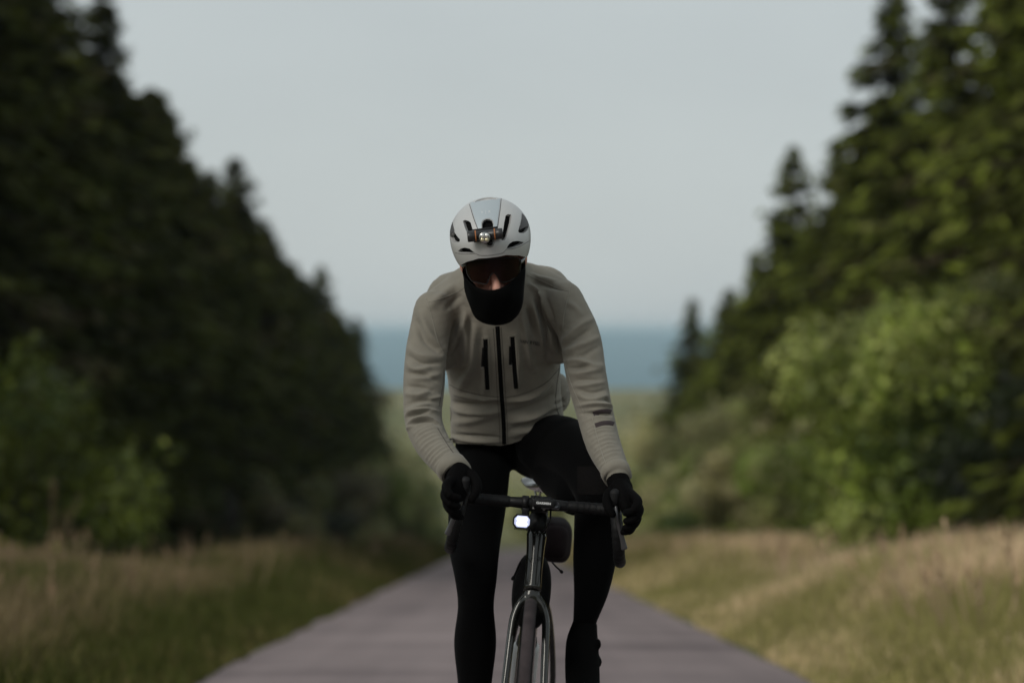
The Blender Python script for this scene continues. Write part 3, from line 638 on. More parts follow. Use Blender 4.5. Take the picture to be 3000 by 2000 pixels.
for s in (-1, 1):
    path = [(0.084 * s, -0.125, 0.936), (0.14 * s, -0.124, 0.936), (0.178 * s, -0.115, 0.936), (0.196 * s, -0.085, 0.936), (0.2 * s, -0.05, 0.934), (0.203 * s, -0.015, 0.918), (0.208 * s, 0.0, 0.885), (0.215 * s, -0.015, 0.842), (0.220 * s, -0.05, 0.812), (0.224 * s, -0.10, 0.803), (0.226 * s, -0.155, 0.801)]
    R = resample(curve(Sx, path), 150); tt = np.linspace(0, 1, 150)
    rad = 0.0152 + 0.0014 * np.abs(((tt * 27) % 1.0) - 0.2) # overlapping turns of tape
    tb = MB().add(sweep(R, rad, n=18, cap='round')); tb.build('bar_tape', M['tape'], bar)
    hd = MB()
    hd.add(sweep(curve(Sx, [(0.2 * s, -0.06, 0.938), (0.1985 * s, -0.02, 0.942), (0.196 * s, 0.02, 0.950), (0.194 * s, 0.048, 0.958), (0.193 * s, 0.058, 0.976)]), [0.017, 0.0165, 0.0165, 0.0165, 0.0135], [0.021, 0.021, 0.022, 0.018, 0.0135], ref=U_, n=22, seg=22, cap='round'))
    hd.add(sweep(curve(Sx, [(0.196 * s, 0.035, 0.955), (0.198 * s, 0.04, 0.925)]), [0.0145, 0.012], n=16, cap='round'))
    V, N, Fc = union(hd, 0.002, 3); mesh_obj('brake_hood', V, Fc, M['hood'], bar)
    lv = sweep(curve(Sx, [(0.197 * s, 0.050, 0.950), (0.202 * s, 0.060, 0.922), (0.212 * s, 0.056, 0.890), (0.222 * s, 0.048, 0.860), (0.2285 * s, 0.044, 0.838)]), [0.005, 0.0065, 0.0065, 0.0065, 0.0085], [0.006, 0.005, 0.004, 0.004, 0.004], ref=U_, n=14, seg=20, cap='round')
    mesh_obj('brake_lever', *lv, M['lever'], bar)
# saddle and post
sa = MB(); rows = []
prof = [(-0.60, 0.021, 0.010), (-0.64, 0.024, 0.014), (-0.72, 0.036, 0.016), (-0.79, 0.060, 0.017), (-0.84, 0.074, 0.018), (-0.875, 0.070, 0.016), (-0.885, 0.050, 0.012)]
sa.add(sweep([B(0.02, w, 1.0 + (0.010 if w < -0.8 else -0.004)) for w, a, b in prof], [a for w, a, b in prof], [b for w, a, b in prof], ref=U_, n=28, seg=28, cap='round'))
sad = sa.build('saddle', cmat('saddle_cover', (0.02, 0.02, 0.021), 0.28, spec=0.6, coat=0.6), bike)
for s in (-1, 1): mesh_obj('saddle_rail', *sweep(curve(B, [(0.02 + 0.015 * s, -0.66, 0.975), (0.02 + 0.022 * s, -0.72, 0.955), (0.02 + 0.022 * s, -0.80, 0.955), (0.02 + 0.03 * s, -0.86, 0.985)]), 0.0035, n=8, seg=14), M['steel'], sad)
mesh_obj('seatpost', *sweep(curve(B, [(0.017, -0.735, 0.79), (0.02, -0.775, 0.95)]), 0.0136, n=18), M['black_matt'], bike)
# drivetrain
cr = MB()
RC = (0.0, -0.585, 0.275)
mesh_obj('chainring', *sweep(curve(B, [(-0.046, -0.585, 0.275), (-0.0495, -0.585, 0.275)]), 0.098, n=48), M['black_matt'], bike, smooth=False)
PED = {1: (0.137, -0.585 + 0.10, 0.275 + 0.138), -1: (-0.137, -0.585 - 0.10, 0.275 - 0.138)}
for s in (-1, 1):
    p = PED[s]
    ca = mesh_obj('crank_arm', *sweep(curve(B, [(0.052 * s, -0.585, 0.275), (0.066 * s, p[1] * .5 - .2925, (p[2] + .275) / 2), (0.075 * s, p[1], p[2])]), [0.009, 0.008, 0.007], [0.017, 0.014, 0.012], ref=U_, n=14, seg=8, cap='round'), M['black_matt'], bike)
    pd = MB().add(rbox(B(*p), (0.045, 0.045, 0.009), BM, 0.5)); pd.add(sweep(curve(B, [(0.075 * s, p[1], p[2]), p]), 0.006, n=10)); pd.build('pedal', M['black_matt'], ca)
ch = MB()
ch.add(sweep(curve(B, [(-0.048, -0.585, 0.373), (-0.048, -1.0, 0.385)]), 0.004, n=6)); ch.add(sweep(curve(B, [(-0.048, -0.585, 0.177), (-0.05, -0.985, 0.25), (-0.05, -1.01, 0.30)]), 0.004, n=6))
ch.build('chain', M['steel'], bike)
mesh_obj('cassette', *sweep(curve(B, [(-0.06, -1.0, 0.345), (-0.035, -1.0, 0.345)]), [0.03, 0.05], n=32), M['steel'], bike)
mesh_obj('rear_derailleur', *sweep(curve(B, [(-0.06, -1.005, 0.32), (-0.063, -1.02, 0.27), (-0.05, -0.99, 0.235)]), [0.012, 0.016, 0.010], n=12, seg=8, cap='round'), M['black_matt'], bike)
# brake hose loops
for s in (-1, 1):
    mesh_obj('brake_hose', *sweep(curve(B, [(0.03 * s, -0.12, 0.92), (0.03 * s, -0.10, 0.895), (0.018 * s, -0.14, 0.868), (0.012 * s, -0.19, 0.86)]), 0.0025, n=8, seg=16), M['black_matt'], bike)
# emblem on the head tube
VF, FF = np.vstack([V_ * 0 for _ in range(1)]), None
hv, hf = frame.data.vertices, frame.data.polygons
fV = np.array([v.co[:] for v in hv]) + np.array(bike.location); fF = [tuple(p.vertices) for p in hf]
fb = bvh_of(fV, fF)
def text_on(bvh, s, cx, cy, h, rot, mat, name, parent, off=0.0006, bold=0.0, spacing=1.0, yscale=1.0):
    V, Fc = text_mesh(s, 1.0, bold, spacing); ca, sa_ = math.cos(rot), math.sin(rot); out = []; keep = np.ones(len(V), bool)
    for i, v in enumerate(V):
        x, y = v[0] * h, v[1] * h * yscale; q = hit(bvh, cx + x * ca + y * sa_, cy + x * sa_ - y * ca, off)
        if q is None: keep[i] = False; out.append((0, 0, 0))
        else: out.append(q[0])
    Fc = [f for f in Fc if all(keep[i] for i in f)]
    return mesh_obj(name, np.array(out), Fc, mat, parent, smooth=False)
text_on(fb, 'V|R', 1567, 1640, 22, math.radians(-5), M['black_matt'], 'head_tube_emblem', frame, spacing=1.35)

# ------------------------------------------------------------------ things carried by the bicycle
lamp = thing('bicycle_light', Sx(-0.030, -0.10, 0.884), 'lit bicycle front light shining white under the handlebar', 'bike light')
def octo(r1, r2, n=8):
    return [(r1 * x, r2 * y) for x, y in ((-1, .45), (-.62, 1), (.62, 1), (1, .45), (1, -.45), (.62, -1), (-.62, -1), (-1, -.45))]
def prism(o8a, wa, o8b, wb, cu=-0.041, cv=0.886):
    V = [Sx(cu + u, wa, cv + v) for u, v in o8a] + [Sx(cu + u, wb, cv + v) for u, v in o8b]; k = len(o8a)
    return V, [(i, (i + 1) % k, k + (i + 1) % k, k + i) for i in range(k)] + [tuple(range(k))[::-1], tuple(range(k, 2 * k))]
lb = MB(); lb.add(prism(octo(.020, .014), -0.165, octo(.0235, .0185), -0.11)); lb.add(prism(octo(.0235, .0185), -0.11, octo(.0245, .0195), -0.088))
for k in range(9): lb.add(rbox(Sx(-0.041 - .018 + .0045 * k, -0.125, 0.886 - .0195), (0.0012, 0.025, 0.003), BM, 0))
lb.build('housing', M['black_matt'], lamp, smooth=False)
em = cmat('lit_led', (0.8, 0.8, 0.8), 0.4, emit=(0.93, 0.96, 1.0), estr=2.5)
V, Fc = prism(octo(.0205, .0155), -0.0885, octo(.0200, .0150), -0.0865); lens = mesh_obj('lens', V, Fc, cmat('lens_glow', (0.5, 0.5, 0.5), 0.2, emit=(0.50, 0.58, 1.0), estr=0.6), lamp, smooth=False)
for du in (-.0085, 0, .0085):
    for dv in (-.0065, .0065):
        mesh_obj('led', *ellipsoid(Sx(-0.041 + du, -0.0863, 0.886 + dv), (0.0054, 0.0054, 0.0054), BM, 16, 8), em, lens)
cl = MB(); cl.add(sweep(curve(Sx, [(-0.046, -0.125, 0.936), (-0.028, -0.125, 0.936)]), 0.0195, n=24)); cl.add(rbox(Sx(-0.034, -0.125, 0.912), (0.010, 0.014, 0.012), BM, 0.3)); cl.build('clamp', M['black_matt'], lamp)

comp = thing('bike_computer', Sx(0, -0.07, 0.95), 'small black cycle computer mounted over the middle of the handlebar', 'bike computer')
TL = math.radians(3); RT_ = np.array(((1, 0, 0), (0, math.cos(TL), math.sin(TL)), (0, -math.sin(TL), math.cos(TL))))
CM = BM @ RT_
cc0 = Sx(0.011, -0.075, 0.940)
body_c = mesh_obj('body', *rbox(cc0, (0.030, 0.042, 0.0110), CM, 0.45, 3), M['black_matt'], comp)
mesh_obj('screen', *rbox(cc0 + CM @ np.array((0, 0, 0.0107)), (0.024, 0.036, 0.0008), CM, 0.2), cmat('screen_glass', (0.02, 0.022, 0.022), 0.1, spec=0.6), comp)
mesh_obj('mount_arm', *sweep(curve(Sx, [(0.048, -0.125, 0.936), (0.049, -0.09, 0.932), (0.040, -0.06, 0.928), (0.011, -0.065, 0.927)]), [0.008, 0.006, 0.005, 0.008], [0.012, 0.007, 0.004, 0.004], n=12, seg=14, cap='round'), cmat('mount_grey', (0.10, 0.10, 0.11), 0.35, metal=0.6), comp)
for q in (-0.016, 0.016): mesh_obj('button', *rbox(cc0 + CM @ np.array((q, -0.02, 0.0125)), (0.005, 0.006, 0.002), CM, 0.4), M['black_matt'], comp)
V, Fc = text_mesh('GARMIN', 0.0098, 0.0004, 1.05)
mesh_obj('lettering', [cc0 + CM @ np.array((v[0], 0.0424, v[1] * 0.85 - 0.0002)) for v in V], Fc, cmat('white_print', (0.62, 0.62, 0.62), 0.6), comp, smooth=False)

bag = thing('frame_bag', B(0, -0.36, 0.62), 'bulging black frame bag behind the head tube with two dangling zip cords', 'bike bag')
bm_ = MB(); bm_.add(sweep(curve(B, [(0.0, -0.215, 0.70), (0, -0.25, 0.705), (0, -0.33, 0.70), (0, -0.43, 0.70), (0, -0.55, 0.73)]), [0.030, 0.049, 0.053, 0.050, 0.03], [0.070, 0.100, 0.105, 0.095, 0.05], ref=U_, n=36, seg=26, cap='round', power=2.3))
V, Fc = bm_.data(); bagb = mesh_obj('bag_body', V, Fc, M['bag'], bag); bb = bvh_of(V, Fc)
for (x0, y0, x1, y1, d) in ((1524, 1648, 1504, 1690, 6.42), (1618, 1647, 1643, 1672, 6.42)):
    a, b_ = P(x0, y0, d + 0.05), P(x1, y1, d)
    cd = MB().add(sweep([a, (a + b_) / 2 + np.array((0, 0, -0.001)), b_], 0.0022, n=8)); cd.add(sweep([b_ + (b_ - a) * 0.02, b_ + (b_ - a) * 0.12], 0.0042, n=10, cap='round')); cd.build('zip_cord', M['bag'], bag)
text_on(bb, 'OC', 1622, 1681, 20, math.radians(60), M['print_grey'], 'bag_print', bag)
sb = thing('saddle_bag', B(0.06, -0.78, 0.75), 'plum coloured saddle bag hanging behind the cyclist\'s legs', 'bike bag')
sbb = mesh_obj('bag_body', *sweep(curve(B, [(0.060, -0.66, 0.838), (0.060, -0.70, 0.838), (0.060, -0.80, 0.848), (0.060, -0.88, 0.868)]), [0.036, 0.047, 0.047, 0.040], [0.046, 0.058, 0.060, 0.046], ref=U_, n=32, seg=18, cap='round', power=3.5), M['plum'], sb)
bo = thing('water_bottle', B(0, -0.45, 0.45), 'white water bottle on the down tube, glimpsed behind the front tyre', 'bottle')
def DT(t, o): return (0.0, -0.35 - 0.235 * t - 0.0 + o * 0.0, 0.54 - 0.265 * t)
bd = nrm(np.array(B(0, -0.585, 0.275)) - np.array(B(0, -0.35, 0.54))); up = nrm(np.cross(bd, U_)); up = up if up[2] > 0 else -up
b0 = B(0, -0.375, 0.512) + up * -0.0 + np.array((0, 0, 0)); off = up * 0.064
mesh_obj('bottle_body', *sweep([b0 + off, b0 + off + bd * 0.012, b0 + off + bd * 0.10, b0 + off + bd * 0.19], [0.030, 0.0365, 0.0365, 0.035], n=28), M['white_plastic'], bo)
mesh_obj('cap', *sweep([b0 + off - bd * 0.045, b0 + off - bd * 0.03, b0 + off - bd * 0.022, b0 + off - bd * 0.001], [0.010, 0.012, 0.027, 0.029], n=24), M['black_matt'], bo)
mesh_obj('cage', *sweep([b0 + up * 0.022, b0 + up * 0.022 + bd * 0.12], [0.012, 0.012], n=10), M['black_matt'], bike)

# ================================================================== the cyclist
M['jacket'] = cmat('sage_softshell', (0.197, 0.183, 0.152), 0.9, spec=0.1, var=0.06, vscale=30, bump=0.25, bscale=900, sheen=0.15)
def wrinkles(m, scale, dist, strength):
    nt = m.node_tree; b = nt.nodes['Principled BSDF']; tc = nt.nodes.new('ShaderNodeTexCoord'); prev = b.inputs['Normal'].links[0].from_socket
    n = nt.nodes.new('ShaderNodeTexNoise'); n.noise_type = 'RIDGED_MULTIFRACTAL'; n.inputs['Scale'].default_value = scale; n.inputs['Detail'].default_value = 2.0; n.inputs['Distortion'].default_value = 0.9
    nt.links.new(tc.outputs['Object'], n.inputs['Vector']); bp = nt.nodes.new('ShaderNodeBump'); bp.inputs['Strength'].default_value = strength; bp.inputs['Distance'].default_value = dist
    nt.links.new(n.outputs['Fac'], bp.inputs['Height']); nt.links.new(prev, bp.inputs['Normal']); nt.links.new(bp.outputs[0], b.inputs['Normal'])
wrinkles(M['jacket'], 9.0, 0.006, 0.35)
M['seam'] = cmat('seam_thread', (0.235, 0.222, 0.188), 0.85)
M['seam_dark'] = cmat('dark_seam_thread', (0.07, 0.065, 0.055), 0.9)  # darker thread for the zip stitching and some panel seams
M['zip'] = cmat('black_zip_tape', (0.003, 0.003, 0.003), 0.8, spec=0.1)
M['stripe'] = cmat('plum_print', (0.042, 0.032, 0.034), 0.8, spec=0.2)
M['tights'] = cmat('black_lycra', (0.0016, 0.0016, 0.0018), 0.85, spec=0.04, sheen=0.02)
M['glove'] = cmat('black_glove', (0.0018, 0.0016, 0.0017), 0.8, spec=0.06, bump=0.3, bscale=700)
M['gaiter'] = cmat('black_neck_gaiter', (0.0020, 0.0020, 0.0020), 0.9, spec=0.05, bump=0.2, bscale=900)
M['skin'] = cmat('skin', (0.56, 0.29, 0.225), 0.55, spec=0.35, var=0.12, vscale=60)
person = thing('person', P(1480, 1290, 6.9), 'cyclist in a sage grey jacket and black tights, face covered by a black neck gaiter', 'person')

def tube_list(rows, seg=30, n=28, scale=1.0):
    """rows of (px, py, depth, radius) -> round-ended tube"""
    pts = [P(a, b, c) for a, b, c, r in rows]; return sweep(pts, [r * scale for *_, r in rows], n=n, seg=seg, cap='round')
TORSO = [(1487, 1268, 6.885, .162, .122), (1484, 1205, 6.845, .160, .122), (1479, 1130, 6.80, .156, .116), (1472, 1045, 6.73, .163, .118), (1465, 965, 6.665, .176, .122), (1460, 885, 6.61, .182, .112), (1457, 835, 6.57, .150, .09), (1455, 795, 6.54, .085, .07)]
ARM_L = [(1272, 912, 6.53, .0565), (1250, 1020, 6.50, .0555), (1242, 1130, 6.465, .0555), (1240, 1228, 6.43, .0505), (1266, 1297, 6.38, .0470), (1304, 1347, 6.33, .0415), (1330, 1377, 6.30, .0385)]
ARM_R = [(1650, 884, 6.53, .0565), (1699, 985, 6.50, .0550), (1718, 1100, 6.465, .0545), (1744, 1212, 6.43, .0500), (1768, 1300, 6.38, .0455), (1796, 1365, 6.325, .0385), (1806, 1388, 6.305, .0360)]
LEG_L = [(1416, 1345, 6.91, .080), (1400, 1470, 6.70, .080), (1390, 1590, 6.58, .071), (1394, 1690, 6.52, .0575), (1394, 1775, 6.55, .0490), (1392, 1880, 6.60, .0580), (1391, 1990, 6.63, .0480), (1390, 2140, 6.67, .034)]
LEG_R = [(1575, 1310, 6.88, .092), (1670, 1322, 6.70, .087), (1750, 1425, 6.515, .067), (1750, 1530, 6.51, .063), (1742, 1640, 6.53, .0585), (1732, 1730, 6.56, .0475), (1714, 1815, 6.60, .033), (1712, 1850, 6.62, .0335)]
def torso(scale=1.0, k=0):
    pts = [P(a, b, c) for a, b, c, *_ in TORSO[k:]]; return sweep(pts, [r[3] * scale for r in TORSO[k:]], [r[4] * scale for r in TORSO[k:]], ref=(1, 0, -0.03), n=48, seg=40, cap='round', power=2.3)

# head frame
HC = P(1436, 690, 6.30); pit, rol = math.radians(22), math.radians(7.0)
Rx = np.array(((1, 0, 0), (0, math.cos(pit), -math.sin(pit)), (0, math.sin(pit), math.cos(pit))))   # local y is forward (towards the camera = -world y)
FL = np.array(((1, 0, 0), (0, -1, 0), (0, 0, 1)))
Ry = np.array(((math.cos(rol), 0, -math.sin(rol)), (0, 1, 0), (math.sin(rol), 0, math.cos(rol))))
# local (x right in picture, y forward, z up); forward leans down
HM = Ry @ FL @ np.array(((1, 0, 0), (0, math.cos(pit), math.sin(pit)), (0, -math.sin(pit), math.cos(pit))))
HM = Ry @ np.array(((1, 0, 0), (0, -math.cos(pit), -math.sin(pit)), (0, -math.sin(pit), math.cos(pit))))
def Hd(x, y, z): return HC + HM @ np.array((x, y, z), float)

bd_ = MB()
bd_.add(ellipsoid(Hd(0, -0.012, -0.01), (0.076, 0.097, 0.085), HM)); bd_.add(ellipsoid(Hd(0, 0.022, -0.075), (0.066, 0.068, 0.085), HM))
bd_.add(ellipsoid(Hd(0, 0.045, -0.125), (0.048, 0.045, 0.05), HM))
for s in (-1, 1):
    bd_.add(ellipsoid(Hd(0.036 * s, 0.062, -0.088), (0.026, 0.024, 0.026), HM, 16, 10))                 # cheekbones
    bd_.add(ellipsoid(Hd(0.080 * s, -0.005, -0.068), (0.010, 0.020, 0.030), HM, 16, 10))               # ears
    bd_.add(ellipsoid(Hd(0.0125 * s, 0.099, -0.108), (0.0105, 0.012, 0.0095), HM, 14, 8))              # nostril wings
    bd_.add(ellipsoid(Hd(0.032 * s, 0.075, -0.040), (0.026, 0.016, 0.012), HM, 14, 8))                 # brow
bd_.add(sweep([Hd(0, 0.082, -0.045), Hd(0, 0.092, -0.07), Hd(0, 0.110, -0.092), Hd(0, 0.118, -0.103)], [0.010, 0.0105, 0.0125, 0.0135], n=14, seg=10, cap='round'))
bd_.add(ellipsoid(Hd(0, 0.090, -0.140), (0.026, 0.014, 0.008), HM, 14, 8)); bd_.add(ellipsoid(Hd(0, 0.088, -0.152), (0.022, 0.014, 0.008), HM, 14, 8))
bd_.add(sweep([Hd(0, -0.01, -0.09), P(1447, 850, 6.48), P(1455, 900, 6.58)], [0.058, 0.056, 0.07], n=24, seg=10, cap='round'))
bd_.add(torso(0.80, 2)); bd_.add(tube_list(ARM_L, scale=0.72)); bd_.add(tube_list(ARM_R, scale=0.72)); bd_.add(tube_list(LEG_L, scale=0.8)); bd_.add(tube_list(LEG_R, scale=0.8))
bd_.add(sweep([P(1480, 1140, 6.83), P(1488, 1285, 6.95)], [.11, .11], [.075, .055], n=24, seg=8, cap='round'))
V, N, Fc = union(bd_, 0.0045, 3); body = mesh_obj('body', V, Fc, M['skin'], person)
for s in (-1, 1):
    ey = mesh_obj('eye', *ellipsoid(Hd(0.032 * s, 0.076, -0.062), (0.0125, 0.0125, 0.0125), HM, 18, 12), cmat('eye_white', (0.6, 0.56, 0.52), 0.2), body)
    mesh_obj('iris', *ellipsoid(Hd(0.032 * s, 0.0868, -0.063), (0.0055, 0.0022, 0.0055), HM, 14, 8), cmat('iris_brown', (0.05, 0.03, 0.02), 0.1), ey)
    mesh_obj('eyebrow', *sweep([Hd(0.014 * s, 0.092, -0.040), Hd(0.032 * s, 0.093, -0.034), Hd(0.05 * s, 0.083, -0.039)], [0.004, 0.0045, 0.002], n=8, seg=8), cmat('brow_hair', (0.03, 0.02, 0.015), 0.8), body)

# ---- jacket
jk = MB(); jk.add(torso()); jk.add(tube_list(ARM_L)); jk.add(tube_list(ARM_R))
jk.add(sweep([P(1290, 905, 6.56), P(1370, 862, 6.60), P(1457, 838, 6.62), P(1550, 845, 6.60), P(1630, 876, 6.56)], [.060, .066, .070, .068, .062], n=24, seg=24, cap='round'))   # shoulder girdle
jk.add(sweep([P(1330, 880, 6.68), P(1457, 862, 6.72), P(1590, 862, 6.68)], [.08, .085, .08], n=24, seg=16, cap='round'))        # upper back
jk.add(sweep([P(1300, 960, 6.60), P(1296, 1040, 6.63)], [.060, .045], n=24, seg=8, cap='round')); jk.add(sweep([P(1626, 945, 6.60), P(1634, 1020, 6.63)], [.062, .045], n=24, seg=8, cap='round'))
jk.add(sweep([P(1457, 905, 6.60), P(1452, 850, 6.545), P(1449, 818, 6.505)], [.090, .079, .071], n=28, seg=10, cap='round'))     # stand-up collar
jk.add(ellipsoid(P(1632, 1150, 6.93), (0.04, 0.05, 0.06)))     # loaded back pocket
V, N, Fc = union(jk, 0.0050, 5, 1)
PX = 1500 + V[:, 0] / V[:, 1] * F; PY = HZ - (V[:, 2] - CH) / V[:, 1] * F
face = np.clip(-(N[:, 1]) * 1.6, 0, 1)
disp = np.zeros(len(V))
def fold(pts, s, amp, mask=None):
    """a soft cloth ridge (amp > 0) or crease (amp < 0) along a line"""
    A = px_line(pts, 12); lo, hi = A.min(0) - 3.5 * s, A.max(0) + 3.5 * s
    idx = np.where((PX > lo[0]) & (PX < hi[0]) & (PY > lo[1]) & (PY < hi[1]) & (face > 0.02))[0]
    if not len(idx): return
    best = np.full(len(idx), 1e9); bt = np.zeros(len(idx)); x, y = PX[idx], PY[idx]; m = len(A) - 1
    for k in range(m):
        ax, ay = A[k]; bx, by = A[k + 1]; dx, dy = bx - ax, by - ay; t = np.clip(((x - ax) * dx + (y - ay) * dy) / (dx * dx + dy * dy + 1e-9), 0, 1)
        d = np.hypot(x - ax - t * dx, y - ay - t * dy); u = d < best; best[u] = d[u]; bt[u] = (k + t[u]) / m
    disp[idx] += amp * np.exp(-(best / s) ** 2) * np.sin(np.pi * np.clip(bt, 0.02, 0.98)) ** 0.6 * face[idx]
mm = 0.001
FOLDS = [
 # chest, from the collar outwards
 ([(1378, 900), (1350, 970), (1300, 1040)], 16, 5), ([(1395, 940), (1388, 1000), (1376, 1080), (1340, 1150)], 18, 5), ([(1360, 950), (1330, 1030)], 12, -3), ([(1425, 970), (1425, 1100), (1415, 1200)], 14, 2),
 ([(1345, 830), (1300, 862), (1250, 905)], 16, 3), ([(1350, 860), (1310, 905)], 12, -3),
 ([(1530, 920), (1545, 1000), (1560, 1080)], 13, 4.5), ([(1556, 880), (1575, 950), (1590, 1040)], 12, 5), ([(1582, 850), (1606, 930), (1615, 1020)], 12, 4.5), ([(1545, 900), (1562, 980)], 9, -4), ([(1570, 870), (1594, 960)], 9, -4),
 ([(1510, 960), (1520, 1050), (1515, 1150)], 13, 3), ([(1548, 800), (1575, 815), (1640, 830)], 9, 3.5), ([(1558, 826), (1600, 836), (1655, 850)], 7, -2.5), ([(1545, 830), (1570, 850), (1590, 870)], 9, 4),
 ([(1640, 960), (1636, 1010), (1640, 1040)], 8, -4), ([(1620, 940), (1622, 1000), (1632, 1040)], 10, 4),
 ([(1372, 900), (1380, 990), (1374, 1060), (1346, 1108)], 8, -2.2), ([(1362, 905), (1368, 990), (1362, 1050), (1340, 1090)], 9, 2.2), ([(1600, 870), (1622, 950), (1630, 1010)], 7, -2.5), ([(1535, 930), (1553, 1010), (1560, 1060)], 6, -2.0),
 # belly
 ([(1310, 1172), (1360, 1186), (1460, 1188)], 11, -4), ([(1305, 1190), (1370, 1206), (1470, 1204)], 12, 3.5), ([(1320, 1150), (1400, 1164), (1470, 1168)], 8, 2.5), ([(1310, 1240), (1380, 1232), (1460, 1212)], 14, 2.5), ([(1304, 1262), (1350, 1276), (1460, 1282)], 8, -3), ([(1310, 1276), (1380, 1290), (1470, 1294)], 8, 2.5),
 ([(1490, 1210), (1560, 1190), (1630, 1150)], 13, -3.5), ([(1490, 1235), (1560, 1222), (1640, 1176)], 13, 4), ([(1495, 1275), (1560, 1255), (1640, 1200)], 12, 3), ([(1500, 1256), (1570, 1235), (1620, 1205)], 9, -3), ([(1480, 1175), (1560, 1160), (1625, 1110)], 9, 3),
 ([(1620, 1175), (1650, 1160), (1664, 1140)], 7, 3), ([(1615, 1195), (1648, 1185), (1662, 1170)], 7, 3), ([(1622, 1185), (1655, 1172)], 5, -3),
 # picture-left upper sleeve
 ([(1215, 930), (1240, 990), (1290, 1030)], 14, -4), ([(1225, 905), (1260, 980), (1302, 1030)], 13, 4), ([(1190, 1010), (1230, 1040), (1300, 1048)], 13, 4), ([(1188, 1060), (1220, 1085), (1268, 1072)], 12, 5.5), ([(1195, 1040), (1235, 1064), (1290, 1062)], 8, -4.5), ([(1200, 1110), (1245, 1108), (1292, 1095)], 11, 4.5),
 ([(1195, 1092), (1240, 1098), (1285, 1118)], 8, -4), ([(1185, 1150), (1225, 1158), (1262, 1140)], 11, 5), ([(1190, 1132), (1230, 1134), (1275, 1146)], 8, -4), ([(1190, 1188), (1222, 1176), (1290, 1172)], 9, -4), ([(1184, 1205), (1226, 1190), (1262, 1182)], 8, 5), ([(1255, 1170), (1280, 1165), (1296, 1160)], 8, 3.5),
 # picture-left elbow
 ([(1183, 1224), (1205, 1206), (1250, 1200), (1290, 1208)], 7, 6), ([(1195, 1222), (1225, 1210), (1262, 1202)], 5, -6), ([(1190, 1246), (1215, 1228), (1250, 1224), (1288, 1240)], 6, 6), ([(1196, 1250), (1225, 1234), (1262, 1232), (1290, 1247)], 5, -7), ([(1186, 1262), (1200, 1248), (1212, 1240)], 6, 5),
 # picture-right upper sleeve
 ([(1655, 880), (1690, 905), (1706, 930)], 11, 3), ([(1642, 1012), (1690, 960), (1742, 930)], 12, 5), ([(1645, 1022), (1690, 990), (1735, 960)], 9, -5), ([(1640, 1035), (1700, 1012), (1760, 985)], 12, 5), ([(1650, 1046), (1700, 1044), (1755, 1015)], 10, -4), ([(1648, 1058), (1690, 1052), (1730, 1070), (1770, 1072)], 11, 5.5),
 ([(1662, 1080), (1700, 1076), (1735, 1070)], 8, -5), ([(1668, 1095), (1710, 1092), (1768, 1080)], 10, 4), ([(1672, 1118), (1705, 1112), (1760, 1112)], 8, -3), ([(1680, 1130), (1720, 1128), (1774, 1118)], 9, 3.5), ([(1688, 1152), (1730, 1170), (1785, 1158)], 10, 5), ([(1690, 1140), (1735, 1150), (1780, 1140)], 7, -3),
 ([(1765, 1168), (1785, 1172), (1796, 1190)], 6, -5), ([(1692, 1188), (1740, 1184), (1796, 1190), (1804, 1208)], 8, 7), ([(1700, 1212), (1740, 1208), (1800, 1216)], 6, -6),
]
for k_, (pts, s, a) in enumerate(FOLDS): fold(pts, s * 0.8, a * mm * (3.3 if k_ < 36 else 1.9))
# ring creases of the pushed-up forearms
def rings(axis, t0, t1, cnt, hw, amp, bow):
    A = np.array([(a, b) for a, b, *_ in axis], float); A = px_line(A, 4); L = np.r_[0, np.cumsum(np.linalg.norm(np.diff(A, axis=0), axis=1))]
    for k in range(cnt):
        s_ = t0 + (t1 - t0) * (k + rnd.uniform(-.2, .2)) / (cnt - 1); c = np.array((np.interp(s_, L, A[:, 0]), np.interp(s_, L, A[:, 1]))); c0_ = np.array((np.interp(s_ - 6, L, A[:, 0]), np.interp(s_ - 6, L, A[:, 1])))
        t = (c - c0_) / np.linalg.norm(c - c0_); n = np.array((-t[1], t[0])); r0, r1 = rnd.uniform(.75, 1.1), rnd.uniform(.75, 1.1)
        fold([c + n * hw * r0 - t * bow * .2, c + n * hw * .4 - t * bow * 1.0 , c - t * bow * 1.1, c - n * hw * .4 - t * bow, c - n * hw * r1 + t * 0], 3.6 + rnd.random() * 1.2, amp * rnd.uniform(.7, 1.2))
rings(ARM_L, 352, 480, 12, 48, 0.0032, 10); rings(ARM_R, 395, 520, 11, 44, 0.0030, 9); rings(ARM_R, 345, 385, 3, 48, 0.0022, 9)
r_ = np.random.RandomState(4); wob = np.zeros(len(V))
for k in range(7):
    kv = r_.randn(3) * (30 + 22 * k); wob += np.sin(V @ kv + r_.rand() * 6.28) / (1 + 0.6 * k)
disp += wob * 0.0006
V = V + N * disp[:, None]
# trim: open the hem and the cuffs
def below(V): # keep what lies above the slanted hem
    px = 1500 + V[:, 0] / V[:, 1] * F; py = HZ - (V[:, 2] - CH) / V[:, 1] * F
    hem = np.interp(px, [1280, 1310, 1470, 1500, 1560, 1600, 1650, 1675], [1296, 1298, 1306, 1300, 1278, 1256, 1232, 1222])
    return py < hem + 0.0
ok = below(V) | (V[:, 1] < 6.47)
Fq = Fc if isinstance(Fc, np.ndarray) else np.array([f for f in Fc if len(f) == 4])
Fq = Fq[ok[Fq].all(axis=1)]
